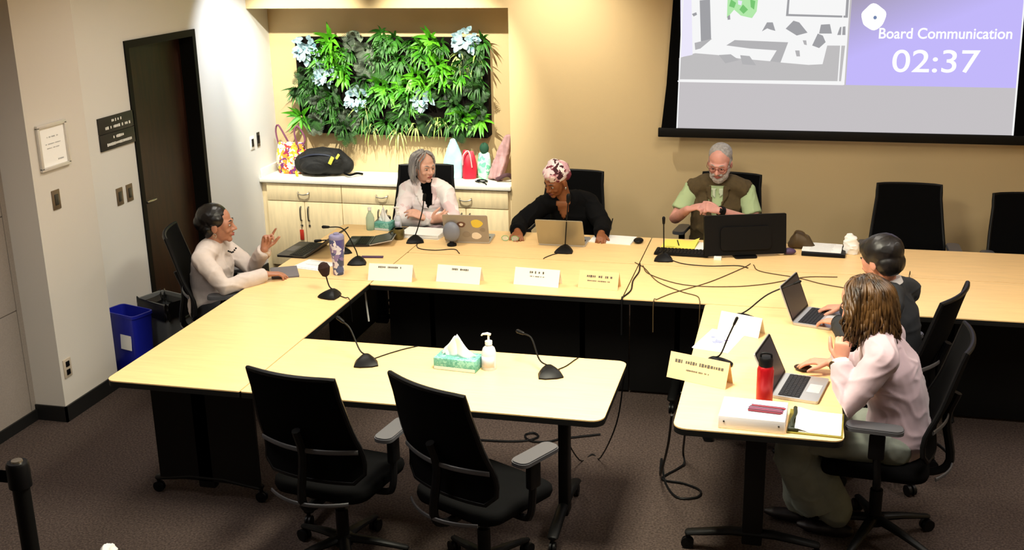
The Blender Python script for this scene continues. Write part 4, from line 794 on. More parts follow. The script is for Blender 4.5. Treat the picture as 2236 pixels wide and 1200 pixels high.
def face_parts(root, c, F, s, hairm, lipm='lip', brow=True):
    g = lambda x, y, z: V(c)+F @ (V((x, y, z))*s)
    for k in (-1, 1):
        m_ = MB(); m_.mi = 0; m_.ell(g(k*.029, .0735, -.002), (.0115*s, .0105*s, .0062*s), rot=F); m_.mi = 1; m_.ell(g(k*.029, .081, -.003), (.0058*s, .005*s, .0058*s), rot=F, n=12)
        m_.build('eye', ['eye_white', 'iris'], root, world=True)
        if brow:
            m_ = MB(); m_.loft([g(k*.014, .0895, .022), g(k*.03, .086, .029), g(k*.046, .072, .023)], [.003*s, .004*s, .002*s], n=8, roundcap=True); m_.build('eyebrow', hairm, root, world=True)
    m_ = MB(); m_.loft([g(-.022, .083, -.063), g(-.008, .092, -.058), g(0, .0925, -.0595), g(.008, .092, -.058), g(.022, .083, -.063)], [.002, .0042, .0038, .0042, .002], n=8, roundcap=True)
    m_.loft([g(-.020, .083, -.066), g(0, .0915, -.070), g(.020, .083, -.066)], [.002, .005, .002], n=8, roundcap=True); m_.build('lips', lipm, root, world=True)
def hand_prims(mb, w, d, n, t, curl=(.35, .35, .45, .55), k=1.0, spread=.06, thumb=.6):
    """w wrist, d finger direction, n palm facing direction, t=+1/-1 thumb side along d x n"""
    w = V(w); d = V(d).normalized(); n = V(n); n = (n-d*n.dot(d)).normalized(); s = d.cross(n)*t
    mb.loft([w-d*.01, w+d*.03*k, w+d*.06*k, w+d*.085*k], [.024*k, .033*k, .038*k, .036*k], [.018*k, .016*k, .014*k, .012*k], side=s, n=14, roundcap=True)
    for i, (off, L) in enumerate(((.029, .070), (.010, .078), (-.010, .072), (-.028, .056))):
        c = curl[i]; b = w+d*(.086-.004*abs(i-1))*k+s*off*k; dd = (d+s*spread*(1.5-i)).normalized(); ax = dd.cross(n).normalized(); pts = [b-d*.012*k, b]
        for j, fr in enumerate((.44, .31, .25)):
            dd = Matrix.Rotation(c*(1.0, 1.15, .8)[j], 3, ax) @ dd; pts.append(pts[-1]+dd*L*fr*k)
        mb.loft(pts, [.0090*k, .0092*k, .0085*k, .0078*k, .0065*k], n=10, roundcap=True)
    b = w+d*.022*k+s*.024*k; d1 = (d*.62+s*.62+n*.35*thumb).normalized(); d2 = (d*.9+s*.25+n*.5*thumb).normalized(); p1 = b+d1*.042*k; p2 = p1+d2*.030*k
    mb.loft([b, p1, p2, p2+(d2+n*.2).normalized()*.024*k], [.014*k, .0115*k, .0105*k, .008*k], n=10, roundcap=True)
def limb(mb, a, b, c, r, rs=None):
    a, b, c = V(a), V(b), V(c)
    mb.loft([a, a.lerp(b, .5), b, b.lerp(c, .4), c], [r[0], (r[0]+r[1])/2*1.04, r[1], (r[1]*.62+r[2]*.38)*1.05, r[2]], n=16, roundcap=True)
def torso(mb, J, g=0, ws=1.0, belly=0, neck=True):
    P, Ws, C, N = V(J['P']), V(J['W']), V(J['C']), V(J['N']); sd = (V(J['sR'])-V(J['sL'])).normalized(); up = (N-C).normalized(); fw = up.cross(sd)*-1
    if fw.dot(V(J['fd'])) < 0: fw = -fw
    pts = [P-(Ws-P).normalized()*.05, P, P.lerp(Ws, .6)+fw*belly*.5, Ws+fw*belly, Ws.lerp(C, .55), C, C.lerp(N, .55)]
    mb.loft(pts, [(.15+g)*ws, (.168+g)*ws, (.152+g)*ws, (.142+g)*ws, (.152+g)*ws, (.165+g)*ws, (.13+g)*ws], [.11+g, .125+g, .115+g+belly*.5, .11+g+belly*.5, .115+g, .115+g, .082+g], side=sd, n=24, roundcap=True)
    sl, sr = V(J['sL']), V(J['sR']); mb.loft([sl, sl.lerp(N, .5)+up*.012, N-up*.02, sr.lerp(N, .5)+up*.012, sr], [.052+g, .056+g, .062+g, .056+g, .052+g], n=16, roundcap=True)
def person(label, J, skin, top, bottom, shoe='black_plastic', g=.014, hs=1.0, ws=1.0, sleeve=1.0, slack=.012, belly=0, hands=None, lean=None, gname='jacket', wr=.006, ck=1, aw=1.0, soles=True):
    root = thing('person', label, 'person', (J['P'][0], J['P'][1], 0)); F = frame(J['face'], J.get('up', (0, 0, 1)))
    m_ = MB(); head_prims(m_, J['H'], F, hs); N = V(J['N']); Hh = V(J['H'])
    m_.loft([N-V((0, 0, .03)), N+(Hh-N)*.35, Hh+F @ V((0, -.025, -.05))], [.062*hs, .052*hs, .050*hs], n=16)
    torso(m_, J, 0, ws, belly)
    for s in 'LR':
        limb(m_, J['s'+s], J['e'+s], J['w'+s], (.046*aw, .038*aw, .026*aw)); limb(m_, J['h'+s], J['k'+s], J['a'+s], (.078, .055, .038))
        hd = (hands or {}).get(s)
        if hd: hand_prims(m_, J['w'+s], *hd[:3], **(hd[3] if len(hd) > 3 else {}))
    body = remesh(m_, .0048, 3); body.build('body', skin, root, world=True, auto=0)
    # upper garment
    m_ = MB(); torso(m_, J, g, ws, belly)
    for s in 'LR':
        a, e, w_ = V(J['s'+s]), V(J['e'+s]), V(J['w'+s]); r = (.050*aw+g, .043*aw+slack, .033*aw+slack)
        if sleeve >= .999: q = w_-(w_-e).normalized()*.005; m_.loft([a, a.lerp(e, .5), e, e.lerp(q, .5), q], [r[0], (r[0]+r[1])/2, r[1], (r[1]+r[2])/2, r[2]], n=16, roundcap=False)
        else: q = a.lerp(e, sleeve); m_.loft([a, a.lerp(q, .5), q], [r[0], r[0]*.97, r[0]*.98], n=16)
        m_.ell(a, r[0]*1.04)
    J['_g'] = g
    gm = remesh(m_, .0075, 5, wr=wr); J['bvh'] = bvh_of(gm)
    gm.build(gname, top, root, world=True, auto=0)
    m_ = MB(); P = V(J['P']); hip = (V(J['hR'])+V(J['hL']))/2; sd = (V(J['hR'])-V(J['hL'])).normalized()
    m_.loft([V(J['hL'])-sd*.0, V(J['hR'])], [.105, .105], n=18, roundcap=True)
    for s in 'LR':
        a, k_, q = V(J['h'+s]), V(J['k'+s]), V(J['a'+s]); m_.loft([a, a.lerp(k_, .5), k_, k_.lerp(q, .5), q+V((0, 0, .02))], [.095, .085, .070, .062*ck, .058*ck], n=16, roundcap=True)
    remesh(m_, .009, 4, wr=.005).build('trousers', bottom, root, world=True, auto=0)
    for s in 'LR':
        q = V(J['a'+s]); fd = V(J.get('toe', J['fd'])); fd.z = 0; fd.normalize(); m_ = MB()
        b = V((q.x, q.y, .035)); m_.loft([b-fd*.07, b-fd*.03, b+fd*.06, b+fd*.13, b+fd*.165], [.026, .036, .040, .036, .02], [.03, .036, .032, .024, .014], side=(-fd.y, fd.x, 0), n=14, roundcap=True); m_.loft([b-fd*.02, q+V((0, 0, .02))], [.034, .038])
        m_ = remesh(m_, .007, 2)
        for v in m_.bm.verts: v.co.z = max(v.co.z, .002)
        m_.build('shoe', shoe, root, world=True, auto=0)
    return root, F
def decal(J, poly, o, ax, ay, off=.004, th=.004, res=.012, name='shirt_front', m='black_fabric', root=None, bv=None):
    """cloth piece laid over the garment: poly in the plane (o, ax, ay), cast along ay x ax"""
    bv = bv or J['bvh']; o, ax, ay = V(o), V(ax).normalized(), V(ay); ay = (ay-ax*ay.dot(ax)).normalized(); nz = ax.cross(ay).normalized()
    if nz.dot(V(J['fd'])) < 0: nz = -nz
    def inside(x, y):
        c = False; j = len(poly)-1
        for i in range(len(poly)):
            xi, yi = poly[i]; xj, yj = poly[j]
            if (yi > y) != (yj > y) and x < (xj-xi)*(y-yi)/(yj-yi)+xi: c = not c
            j = i
        return c
    xs = [p[0] for p in poly]; ys = [p[1] for p in poly]; nx = int((max(xs)-min(xs))/res)+1; ny = int((max(ys)-min(ys))/res)+1; m_ = MB(); vv = {}
    def vert(i, j):
        if (i, j) in vv: return vv[i, j]
        p = o+ax*(min(xs)+i*res)+ay*(min(ys)+j*res); h = bv.ray_cast(p+nz*.5, -nz, 1.0)
        vv[i, j] = m_.bm.verts.new(h[0]+nz*off) if h[0] else None; return vv[i, j]
    for i in range(nx):
        for j in range(ny):
            if inside(min(xs)+(i+.5)*res, min(ys)+(j+.5)*res):
                q = [vert(i, j), vert(i+1, j), vert(i+1, j+1), vert(i, j+1)]
                if all(q) and max((a.co-b.co).length for a in q for b in q) < res*5: m_._f(q)
    for v in list(m_.bm.verts):
        if not v.link_faces: m_.bm.verts.remove(v)
    left = set(m_.bm.faces); isl = []
    while left:
        st = [left.pop()]; cur = set(st)
        while st:
            for e_ in st.pop().edges:
                for f_ in e_.link_faces:
                    if f_ in left: left.discard(f_); cur.add(f_); st.append(f_)
        isl.append(cur)
    isl.sort(key=len)
    for s_ in isl[:-1]: bmesh.ops.delete(m_.bm, geom=list(s_), context='FACES')
    bmesh.ops.smooth_vert(m_.bm, verts=m_.bm.verts[:], factor=.5, use_axis_x=True, use_axis_y=True, use_axis_z=True)
    ob = m_.build(name, m, root, world=True, auto=0); sd = ob.modifiers.new('s', 'SOLIDIFY'); sd.thickness = th; sd.offset = 0; return ob
def strands(root, c, F, s, m, n, L, wave=0, r=.006, seed=1, ok=None, out=.0, rad=(.080, .098, .090), cen=(0, -.018, .038), name='hair', grav=1, clear=None, tuck=0):
    """hair built of many tapered locks that fall from the scalp and stay outside the head"""
    rr = random.Random(seed); m_ = MB(); c = V(c); Fi = F.inverted(); gl = Fi @ V((0, 0, -1)); cen = V(cen)*s; rad = [q*s for q in rad]
    cnt = 0
    while cnt < n:
        th = rr.uniform(0, 2*PI); ph = math.acos(rr.uniform(-.35, 1)); d = V((math.sin(ph)*math.sin(th), math.sin(ph)*math.cos(th), math.cos(ph)))
        if ok and not ok(d): continue
        cnt += 1; p = cen+V((d.x*rad[0], d.y*rad[1], d.z*rad[2])); ll = L(d, rr); ns = 9; pts = [p.copy()]; v = (d*.5+gl*.35+V((0, -.35, 0))*(1 if d.y < .55 else .3)).normalized(); ph0 = rr.uniform(0, 6.3); side = V((rr.uniform(-1, 1), rr.uniform(-1, 1), 0))
        for k in range(ns):
            v = (v*.45+gl*.6*grav+V((d.x, d.y*.5, 0))*out*.3).normalized()
            if p.y > cen.y+.03 and k < 4: v = (v+V(((1 if p.x > 0 else -1)*.45, -.35, 0))).normalized()
            p = p+v*(ll/ns)
            q = p-cen; e = math.sqrt((q.x/rad[0])**2+(q.y/rad[1])**2+(q.z/rad[2])**2); lim = 1.04+.05*(k % 2)
            if q.z < 0: e = math.sqrt((q.x/rad[0])**2+(q.y/rad[1])**2+(q.z/(rad[2]*1.9))**2)
            if e < lim:
                rz_ = rad[2]*(1.9 if q.z < 0 else 1); hx = math.hypot(q.x/rad[0], q.y/rad[1]); tg = math.sqrt(max(.02, lim*lim-(q.z/rz_)**2))
                p = cen+(V((q.x*min(tg/hx, 1.6), q.y*min(tg/hx, 1.6), q.z)) if hx > .2 else q*(lim/max(e, .2)))
            if k > ns-4 and tuck: p = p-V((p.x, p.y*.6, 0))*tuck
            w_ = wave*math.sin(ph0+k*1.0)*(k/ns)
            pts.append(p+side*w_+V((d.x, d.y, 0))*abs(w_)*.6)
        m_.loft([c+F @ q for q in catmull(pts, 2)], [r*(1-.75*(k/(2*ns))**2) for k in range(2*ns+1)], n=5)
    return m_.build(name, m, root, world=True, auto=0)
def cap_blob(root, c, F, s, m, ells, name='hair', vox=.006, wr=.003, wsc=(60, 60, 18)):
    m_ = MB()
    for (p, r_) in ells: m_.ell(V(c)+F @ (V(p)*s), tuple(q*s for q in r_), rot=F, n=24)
    return remesh(m_, vox, 3, wr=wr, wscale=wsc).build(name, m, root, world=True, auto=0)
mat('hair_black', '#0e0b0a', .35, noise_amt=.5, noise_scale=40, stretch=(1, 1, .15)); mat('hair_dark', '#120e0d', .4, noise_amt=.4, noise_scale=40); mat('hair_grey', '#6e6c70', .5, col2='#b5b2b0', noise_scale=28, stretch=(1, 1, .15))
mat('hair_white', '#a9a5a4', .7, col2='#8a8786', noise_scale=60); mat('beard', '#c9c3bf', .85, col2='#a8a09b', noise_scale=70, bump=.6, bump_scale=140); mat('hair_brown', '#1f1308', .4, col2='#5c3f1e', noise_scale=22, stretch=(1, 1, .2))
mat('denim', '#20242c', .9); mat('slate', '#2b2b2e', .9)
back_hair = lambda d: not (d.y > .35 and d.z < .80)
def legs(J, hipw, kn, an, w=.10):
    return

# 1 grey-haired person, white and pink blazer, arms crossed, looking to the right
J = dict(P=(-1.42, -.50, .58), W=(-1.42, -.50, .70), C=(-1.425, -.53, .86), N=(-1.43, -.55, .975), H=(-1.425, -.60, 1.125), face=(.80, -.62, -.08), fd=(0.1, -1, 0),
         sL=(-1.27, -.56, .925), sR=(-1.585, -.56, .925), eL=(-1.17, -.68, .745), eR=(-1.585, -.74, .735), wL=(-1.36, -.86, .79), wR=(-1.30, -.845, .765),
         hL=(-1.33, -.54, .54), hR=(-1.51, -.54, .54), kL=(-1.30, -.93, .52), kR=(-1.52, -.93, .52), aL=(-1.30, -.95, .10), aR=(-1.52, -.95, .10))
pr, F = person('person with grey bobbed hair and a white and pink blazer over black, arms crossed', J, 'skin_fair', voromat('blazer_white', ['#f4e9ea', '#f6efef', '#ecd2d4', '#f7f3f2', '#f1e2e3'], 14), 'denim', ws=.92, hs=.98,
    hands={'L': ((-.7, -.15, .35), (-.1, .4, -.9), -1), 'R': ((.8, -.1, .30), (-.2, .9, .2), 1, dict(curl=(.5, .5, .55, .6)))})
decal(J, [(-.040, .10), (.052, .10), (.060, .0), (.066, -.18), (.054, -.18), (-.034, .06)], (-1.42, -.55, .93), (1, 0, 0), (0, 0, 1), off=.003, res=.008, name='shirt_front', m='black_fabric', root=pr)
for pl in ([(-.042, .085), (-.08, .05), (-.085, -.02), (-.060, -.035), (.040, -.19), (.054, -.18), (-.034, .06)], [(.053, .085), (.10, .04), (.105, -.02), (.09, -.035), (.07, -.19), (.060, -.18), (.066, -.0)]): decal(J, pl, (-1.42, -.55, .93), (1, 0, 0), (0, 0, 1), off=.007, name='lapel', m='blazer_white', root=pr, res=.01)
face_parts(pr, J['H'], F, .98, 'hair_grey'); cap_blob(pr, J['H'], F, .98, 'hair_grey', [((0, -.035, .045), (.080, .086, .080)), ((0, -.05, -.02), (.068, .048, .07)), ((.045, -.02, .03), (.036, .06, .06)), ((-.045, -.02, .03), (.036, .06, .06))], wr=0)
strands(pr, J['H'], frame((.80, -.62, .1)), .98, 'hair_grey', 260, lambda d, r: r.uniform(.10, .15)*(1+.5*max(0, d.z)), .006, .0065, 3, back_hair, out=.1, tuck=.05, rad=(.086, .104, .093))

# 2 person in a headscarf leaning over the table
J = dict(P=(-.20, -.55, .58), W=(-.21, -.60, .70), C=(-.25, -.70, .84), N=(-.29, -.77, .955), H=(-.335, -.875, 1.115), face=(-.50, -.72, -.42), up=(0, -.3, 1), fd=(-.3, -1, -.1),
         sL=(-.125, -.70, .915), sR=(-.455, -.76, .90), eL=(.0, -.86, .80), eR=(-.60, -.90, .795), wL=(.025, -1.06, .785), wR=(-.575, -1.10, .782),
         hL=(-.10, -.58, .54), hR=(-.30, -.58, .54), kL=(-.06, -.95, .52), kR=(-.34, -.95, .52), aL=(-.06, -.97, .10), aR=(-.34, -.97, .10))
mat('cloth_black', (.004, .004, .0045), .9, spec=.1)
pr, F = person('person in a pink and maroon patterned headscarf and black top, leaning over the silver laptop', J, 'skin_brown', 'cloth_black', 'slate', ws=.95, slack=.022, g=.02,
    hands={'L': ((.15, -.8, -.12), (-.3, -.1, -1), 1, dict(curl=(.6, .6, .7, .7))), 'R': ((.25, -.85, -.15), (.2, 0, -1), -1, dict(curl=(.3, .3, .35, .4)))})
decal(J, [(-.05, .07), (.055, .07), (.045, .0), (.01, -.075), (-.005, -.075), (-.04, .0)], (-.30, -.80, .90), (1, 0.1, 0), (0, -.3, 1), off=.006, th=.003, name='neckline', m='skin_brown', root=pr)
face_parts(pr, J['H'], F, 1, 'hair_dark', 'lip_dark')
cap_blob(pr, J['H'], F, 1, voromat('scarf', ['#e7cfd2', '#5a1f2c', '#f0dede', '#7a3040', '#d9a9b2', '#efe6e2', '#41141f'], 26, .8), [((0, -.022, .062), (.086, .102, .078)), ((0, -.07, .02), (.074, .055, .065)), ((0, .02, .085), (.07, .07, .045)), ((.03, -.04, .10), (.05, .05, .045))], name='headscarf', wr=.004, wsc=(30, 30, 30))
m_ = MB(); g_ = lambda x, y, z: V(J['H'])+F @ V((x, y, z)); m_.ell(g_(.079, .0, -.045), (.008, .008, .012)); m_.ell(g_(-.079, .0, -.045), (.008, .008, .012)); m_.build('earrings', 'steel', pr, world=True)
m_ = MB(); d_ = V((.15, -.8, 0)).normalized(); w_ = V(J['wR'])+V((.005, .02, .004)); m_.loft([w_-V((0, .012, 0)), w_+V((0, .012, 0))], [.034, .034], n=20); m_.build('bracelet', 'steel', pr, world=True)

# 3 bearded person, vest over pale green shirt, hands clasped
J = dict(P=(.80, -.50, .60), W=(.79, -.52, .76), C=(.80, -.555, .93), N=(.81, -.58, 1.065), H=(.808, -.66, 1.235), face=(-.14, -.93, -.34), up=(0, -.2, 1), fd=(-.05, -1, 0),
         sL=(.995, -.56, 1.01), sR=(.615, -.56, 1.01), eL=(1.075, -.66, .80), eR=(.50, -.68, .815), wL=(.83, -.87, .935), wR=(.61, -.87, .935),
         hL=(.90, -.54, .56), hR=(.70, -.54, .56), kL=(.95, -.95, .54), kR=(.66, -.95, .54), aL=(.95, -.97, .10), aR=(.66, -.97, .10))
mat('shirt_green', '#a9bd90', .9); mat('vest_olive', '#51432a', .9, noise_amt=.1, noise_scale=40)
pr, F = person('person with short grey hair, white beard and glasses in an olive vest, hands clasped', J, 'skin_pink', 'shirt_green', 'denim', ws=1.08, g=.012, hs=1.04, sleeve=.72, belly=.05, gname='shirt', aw=1.12, slack=.02,
    hands={'L': ((-.95, -.25, .30), (-.35, .5, -.75), -1, dict(curl=(.75, .75, .8, .85), k=1.08)), 'R': ((.85, -.30, .35), (.35, .2, -.9), 1, dict(curl=(.7, .75, .8, .8), k=1.08))})
m_ = MB(); torso(m_, J, .027, 1.08, .05); 
gm = remesh(m_, .008, 5, wr=.006); sdv = V((1, 0, 0))
for v in list(gm.bm.verts):
    p = v.co
    r_ = min((p-V(J['sL'])-V((.045, 0, -.03))).length, (p-V(J['sR'])-V((-.045, 0, -.03))).length)
    if r_ < .088: gm.bm.verts.remove(v)
bv2 = bvh_of(gm); vo = gm.build('vest', 'vest_olive', pr, world=True, auto=0)
sd = vo.modifiers.new('s', 'SOLIDIFY'); sd.thickness = .006
decal(J, [(-.06, .07), (.055, .07), (.05, .0), (.018, -.14), (-.03, -.17), (-.065, -.02)], (.80, -.58, 1.0), (1, 0, 0), (0, 0, 1), off=.004, name='shirt_front', m='shirt_green', root=pr, bv=bv2)
for s in (-1, 1): decal(J, [(s*.042, .075), (s*.085, .055), (s*.075, -.01), (s*.035, -.07), (s*.018, -.13), (s*.008, -.13), (s*.04, -.01)], (.80, -.58, 1.0), (1, 0, 0), (0, 0, 1), off=.010, th=.008, name='vest_collar', m='vest_olive', root=pr, res=.01, bv=bv2)
for s in (-1, 1): decal(J, [(s*.008, .04), (s*.045, .045), (s*.035, -.01), (s*.015, -.03)], (.80, -.58, 1.01), (1, 0, 0), (0, 0, 1), off=.012, th=.004, name='shirt_collar', m=mat('collar_pale', '#c4d0b4', .9), root=pr, res=.008, bv=bv2)
decal(J, [(-.003, -.14), (.003, -.14), (.003, -.42), (-.003, -.42)], (.796, -.58, 1.0), (1, 0, 0), (0, 0, 1), off=.003, th=.004, name='zip', m='black_plastic', root=pr, res=.006, bv=bv2)
face_parts(pr, J['H'], F, 1.04, 'hair_white'); cap_blob(pr, J['H'], F, 1.04, 'hair_white', [((0, -.03, .052), (.080, .088, .074)), ((0, -.045, .01), (.078, .06, .06)), ((.066, -.012, .012), (.014, .03, .035)), ((-.066, -.012, .012), (.014, .03, .035))], wr=.002)
cap_blob(pr, J['H'], F, 1.04, 'beard', [((0, .052, -.098), (.042, .034, .034)), ((.042, .030, -.075), (.022, .040, .034)), ((-.042, .030, -.075), (.022, .040, .034)), ((.060, .008, -.045), (.012, .025, .036)), ((-.060, .008, -.045), (.012, .025, .036)), ((.017, .080, -.049), (.02, .014, .008)), ((-.017, .080, -.049), (.02, .014, .008))], name='beard', vox=.004, wr=.003, wsc=(80, 80, 80))
g_ = lambda x, y, z: V(J['H'])+F @ (V((x, y, z))*1.04); m_ = MB()
for s in (-1, 1): m_.tube([g_(s*.031+.022*math.cos(a), .094-.1*abs(math.cos(a))*0, -.004+.015*math.sin(a)) for a in [2*PI*k/14 for k in range(15)]], .0018, n=6, sub=1); m_.tube([g_(s*.053, .093, .0), g_(s*.076, .06, .0), g_(s*.082, -.01, .002)], .0018, n=6)
m_.tube([g_(-.010, .095, 0), g_(0, .098, .003), g_(.010, .095, 0)], .0018, n=6); m_.build('glasses', mat('glasses_red', '#6e2a26', .3), pr, world=True)
m_ = MB(); w_ = V(J['wL']); d_ = (w_-V(J['eL'])).normalized(); m_.loft([w_-d_*.03, w_-d_*.0], [.037, .036], n=20); m_.box(w_-d_*.015+V((-.0, -.034, .012)), (.03, .012, .03), rot=frame(d_, (0, -1, 0)), bevel=.003); m_.build('wristwatch', 'black_plastic', pr, world=True)

# 4 person in cream blazer by the door, seen in profile
J = dict(P=(-2.30, -2.44, .57), W=(-2.28, -2.44, .70), C=(-2.255, -2.44, .85), N=(-2.24, -2.44, .965), H=(-2.195, -2.43, 1.105), face=(.95, .28, -.02), fd=(.95, .3, 0),
         sL=(-2.27, -2.27, .915), sR=(-2.23, -2.61, .915), eL=(-2.08, -2.24, .76), eR=(-2.06, -2.66, .765), wL=(-1.93, -2.35, .93), wR=(-1.90, -2.42, .785),
         hL=(-2.27, -2.34, .54), hR=(-2.25, -2.53, .54), kL=(-1.86, -2.27, .52), kR=(-1.84, -2.55, .52), aL=(-1.84, -2.27, .10), aR=(-1.82, -2.55, .10))
mat('blazer_cream', '#c3b7b1', .9, noise_amt=.04, noise_scale=30)
pr, F = person('person in a cream blazer with dark pulled-back hair, seen in profile by the dark door', J, 'skin_tan', 'blazer_cream', 'slate', ws=.93, hs=1.02,
    hands={'L': ((.25, .15, .9), (.8, -.5, .1), 1, dict(curl=(.15, .9, 1.0, 1.1))), 'R': ((.75, .5, -.05), (.1, 0, -1), 1)})
face_parts(pr, J['H'], F, 1.02, 'hair_black'); cap_blob(pr, J['H'], F, 1.02, 'hair_black', [((0, -.034, .050), (.084, .100, .082)), ((0, -.09, .01), (.062, .06, .062)), ((0, -.055, -.03), (.07, .05, .06)), ((.045, -.01, .035), (.045, .06, .05)), ((-.045, -.01, .035), (.045, .06, .05))], wr=.002)
g_ = lambda x, y, z: V(J['H'])+F @ V((x, y, z))
for s in (-1, 1): m_ = MB(); m_.tube([g_(s*.083, -.008+.010*math.sin(a), -.058+.014*math.cos(a)) for a in [2*PI*k/10 for k in range(11)]], .0025, n=6, sub=1); m_.build('earring', 'steel', pr, world=True)
decal(J, [(-.045, .06), (.045, .06), (.035, -.03), (.0, -.12), (-.02, -.03)], (-2.24, -2.44, .91), (.3, -.95, 0), (0, 0, 1), off=.003, name='blouse', m=mat('blouse_beige', '#b9a28c', .8), root=pr)
m_ = MB()
for k in range(6): m_.ell(V((-2.118+.003*k, -2.47+.014*k, .945-.012*(1-abs(k-2.5)/3)*2)), .006)
m_.build('necklace', 'black_plastic', pr, world=True)

# 5 person with short dark hair, far side of the right table
J = dict(P=(1.91, -2.84, .58), W=(1.89, -2.84, .72), C=(1.86, -2.84, .90), N=(1.83, -2.86, 1.035), H=(1.775, -2.87, 1.195), face=(-.76, .58, -.32), fd=(-.92, .38, 0),
         sL=(1.83, -3.01, .995), sR=(1.94, -2.70, .99), eL=(1.64, -2.98, .80), eR=(1.76, -2.55, .79), wL=(1.60, -2.74, .80), wR=(1.63, -2.44, .79),
         hL=(1.83, -2.93, .54), hR=(1.89, -2.75, .54), kL=(1.47, -2.82, .52), kR=(1.52, -2.62, .52), aL=(1.45, -2.84, .10), aR=(1.5, -2.60, .10))
pr, F = person('person with short dark hair and a dark grey shirt typing on the far silver laptop', J, 'skin_light', mat('shirt_charcoal', '#26282b', .85), 'slate', ws=.98, gname='shirt', sleeve=1.0,
    hands={'L': ((-.75, .6, -.10), (0, 0, -1), -1, dict(curl=(.35, .3, .3, .35))), 'R': ((-.9, .15, -.10), (0, 0, -1), 1, dict(curl=(.3, .3, .35, .4)))})
face_parts(pr, J['H'], F, 1.02, 'hair_dark'); cap_blob(pr, J['H'], F, 1.04, 'hair_dark', [((0, -.028, .045), (.092, .106, .088)), ((0, -.055, -.015), (.086, .066, .07)), ((0, .02, .07), (.07, .07, .05))], wr=.002)
m_ = MB(); N_ = V(J['N']); m_.loft([N_+V((.004, 0, .035)), N_+V((-.004, 0, .065))], [.066, .060], n=24); m_.build('shirt_collar', mat('collar_white', '#d8d3cf', .8), pr, world=True)
m_ = MB(); w_ = V(J['wL']); m_.loft([w_+V((.01, -.02, 0)), w_+V((-.005, .005, 0))], [.045, .044], n=20); m_.build('wristwatch', 'black_plastic', pr, world=True)

# 6 person in the pale pink blazer, near right
J = dict(P=(1.86, -3.60, .58), W=(1.85, -3.60, .72), C=(1.79, -3.60, .90), N=(1.735, -3.60, 1.035), H=(1.66, -3.585, 1.19), face=(-.80, .25, -.45), up=(-.3, 0, 1), fd=(-1, .12, -.1),
         sL=(1.745, -3.78, .995), sR=(1.80, -3.43, .985), eL=(1.61, -3.86, .795), eR=(1.69, -3.33, .80), wL=(1.575, -3.74, .955), wR=(1.545, -3.345, .80),
         hL=(1.83, -3.70, .55), hR=(1.85, -3.51, .55), kL=(1.43, -3.70, .53), kR=(1.43, -3.50, .53), aL=(1.60, -3.60, .12), aR=(1.44, -3.50, .12))
mat('blazer_pink', '#b8a1a8', .75, noise_amt=.03, noise_scale=20, sheen=.3); mat('trouser_sage', '#7f857b', .9, noise_amt=.12, noise_scale=10)
pr, F = person('person in a pale pink blazer with wavy brown hair, one hand on the mouse', J, 'skin_light', 'blazer_pink', 'trouser_sage', ws=.98, g=.022, slack=.018, hs=1.02, wr=.006, ck=1.5, shoe=mat('shoe_dark', '#1a1214', .5),
    hands={'L': ((.02, .05, 1), (.25, .9, 0), 1, dict(curl=(.8, .9, 1, 1.1))), 'R': ((-.95, .10, -.02), (0, 0, -1), 1, dict(curl=(.25, .25, .3, .35)))})
face_parts(pr, J['H'], F, 1.02, 'hair_brown'); cap_blob(pr, J['H'], F, 1.04, 'hair_brown', [((0, -.030, .043), (.080, .092, .080)), ((0, -.050, -.02), (.066, .048, .07)), ((.045, -.02, -.0), (.034, .055, .06)), ((-.045, -.02, -.0), (.034, .055, .06))], wr=0)
strands(pr, J['H'], frame((-.88, .27, .05)), 1.04, 'hair_brown', 520, lambda d, r: r.uniform(.15, .24)*(1+.25*max(0, d.z)), .024, .0075, 11, lambda d: not (d.y > .5 and d.z < .75 and abs(d.x) < .55), out=.25, tuck=.03, rad=(.088, .108, .094))
m_ = MB(); w_ = V(J['wL']); d_ = (w_-V(J['eL'])).normalized(); m_.loft([w_-d_*.012, w_+d_*.012], [.040, .038], n=20); m_.build('watch_band', 'white_plastic', pr, world=True)
m_ = MB(); m_.loft([w_+V((-.032, -.02, -.012)), w_+V((-.042, -.026, -.010))], [.021, .020], n=18); m_.build('watch_dial', mat('watch_bronze', '#5b4a34', .3, .6), pr, world=True)
# wide trouser leg and side slit hem in pale fabric hanging near the table leg
m_ = MB(); m_.loft([(1.40, -3.70, .56), (1.40, -3.70, .45), (1.47, -3.66, .30), (1.53, -3.63, .17)], [.085, .10, .11, .12], [.085, .09, .085, .08], side=(1, 0, 0), n=20)
remesh(m_, .009, 3, wr=.008).build('trouser_leg_hem', 'trouser_sage', pr, world=True, auto=0)

# ------------------------------------------------------------------ plant wall
t = thing('living_plant_wall', 'framed wall panel packed with green and silvery plants above the counter', 'plant wall', (-1.965, .386, 1.6))
def px(x, z): return (x+1.965, z-1.6)
m_ = MB(); m_.prism([px(-2.83, 1.36), px(-2.70, 1.20), px(-1.165, 1.19), px(-1.145, 1.21), px(-1.145, 1.975), px(-1.19, 2.01), px(-2.80, 2.01), px(-2.83, 1.97)], .002, .085, lambda p: V((p.x, -p.z, p.y)))
m_.build('planter_box', mat('planter_dark', (.004, .003, .002), .8, spec=.1), t, flat=True)
lg = dict(bright=mat('leaf_bright', '#2f7a10', .42, col2='#62b422', noise_scale=9), mid=mat('leaf_mid', '#174a0f', .5, col2='#3f8022', noise_scale=10), dark=mat('leaf_dark', '#0d2409', .6, col2='#2a5c1a', noise_scale=12),
          grey=mat('leaf_grey', '#3f4d3d', .7, col2='#6f7d68', noise_scale=14), silver=mat('leaf_silver', '#6f97a6', .55, col2='#cfe8f0', noise_scale=26), pale=mat('leaf_pale', '#8fae52', .5, col2='#cfdc8c', noise_scale=10))
rp_ = random.Random(21)
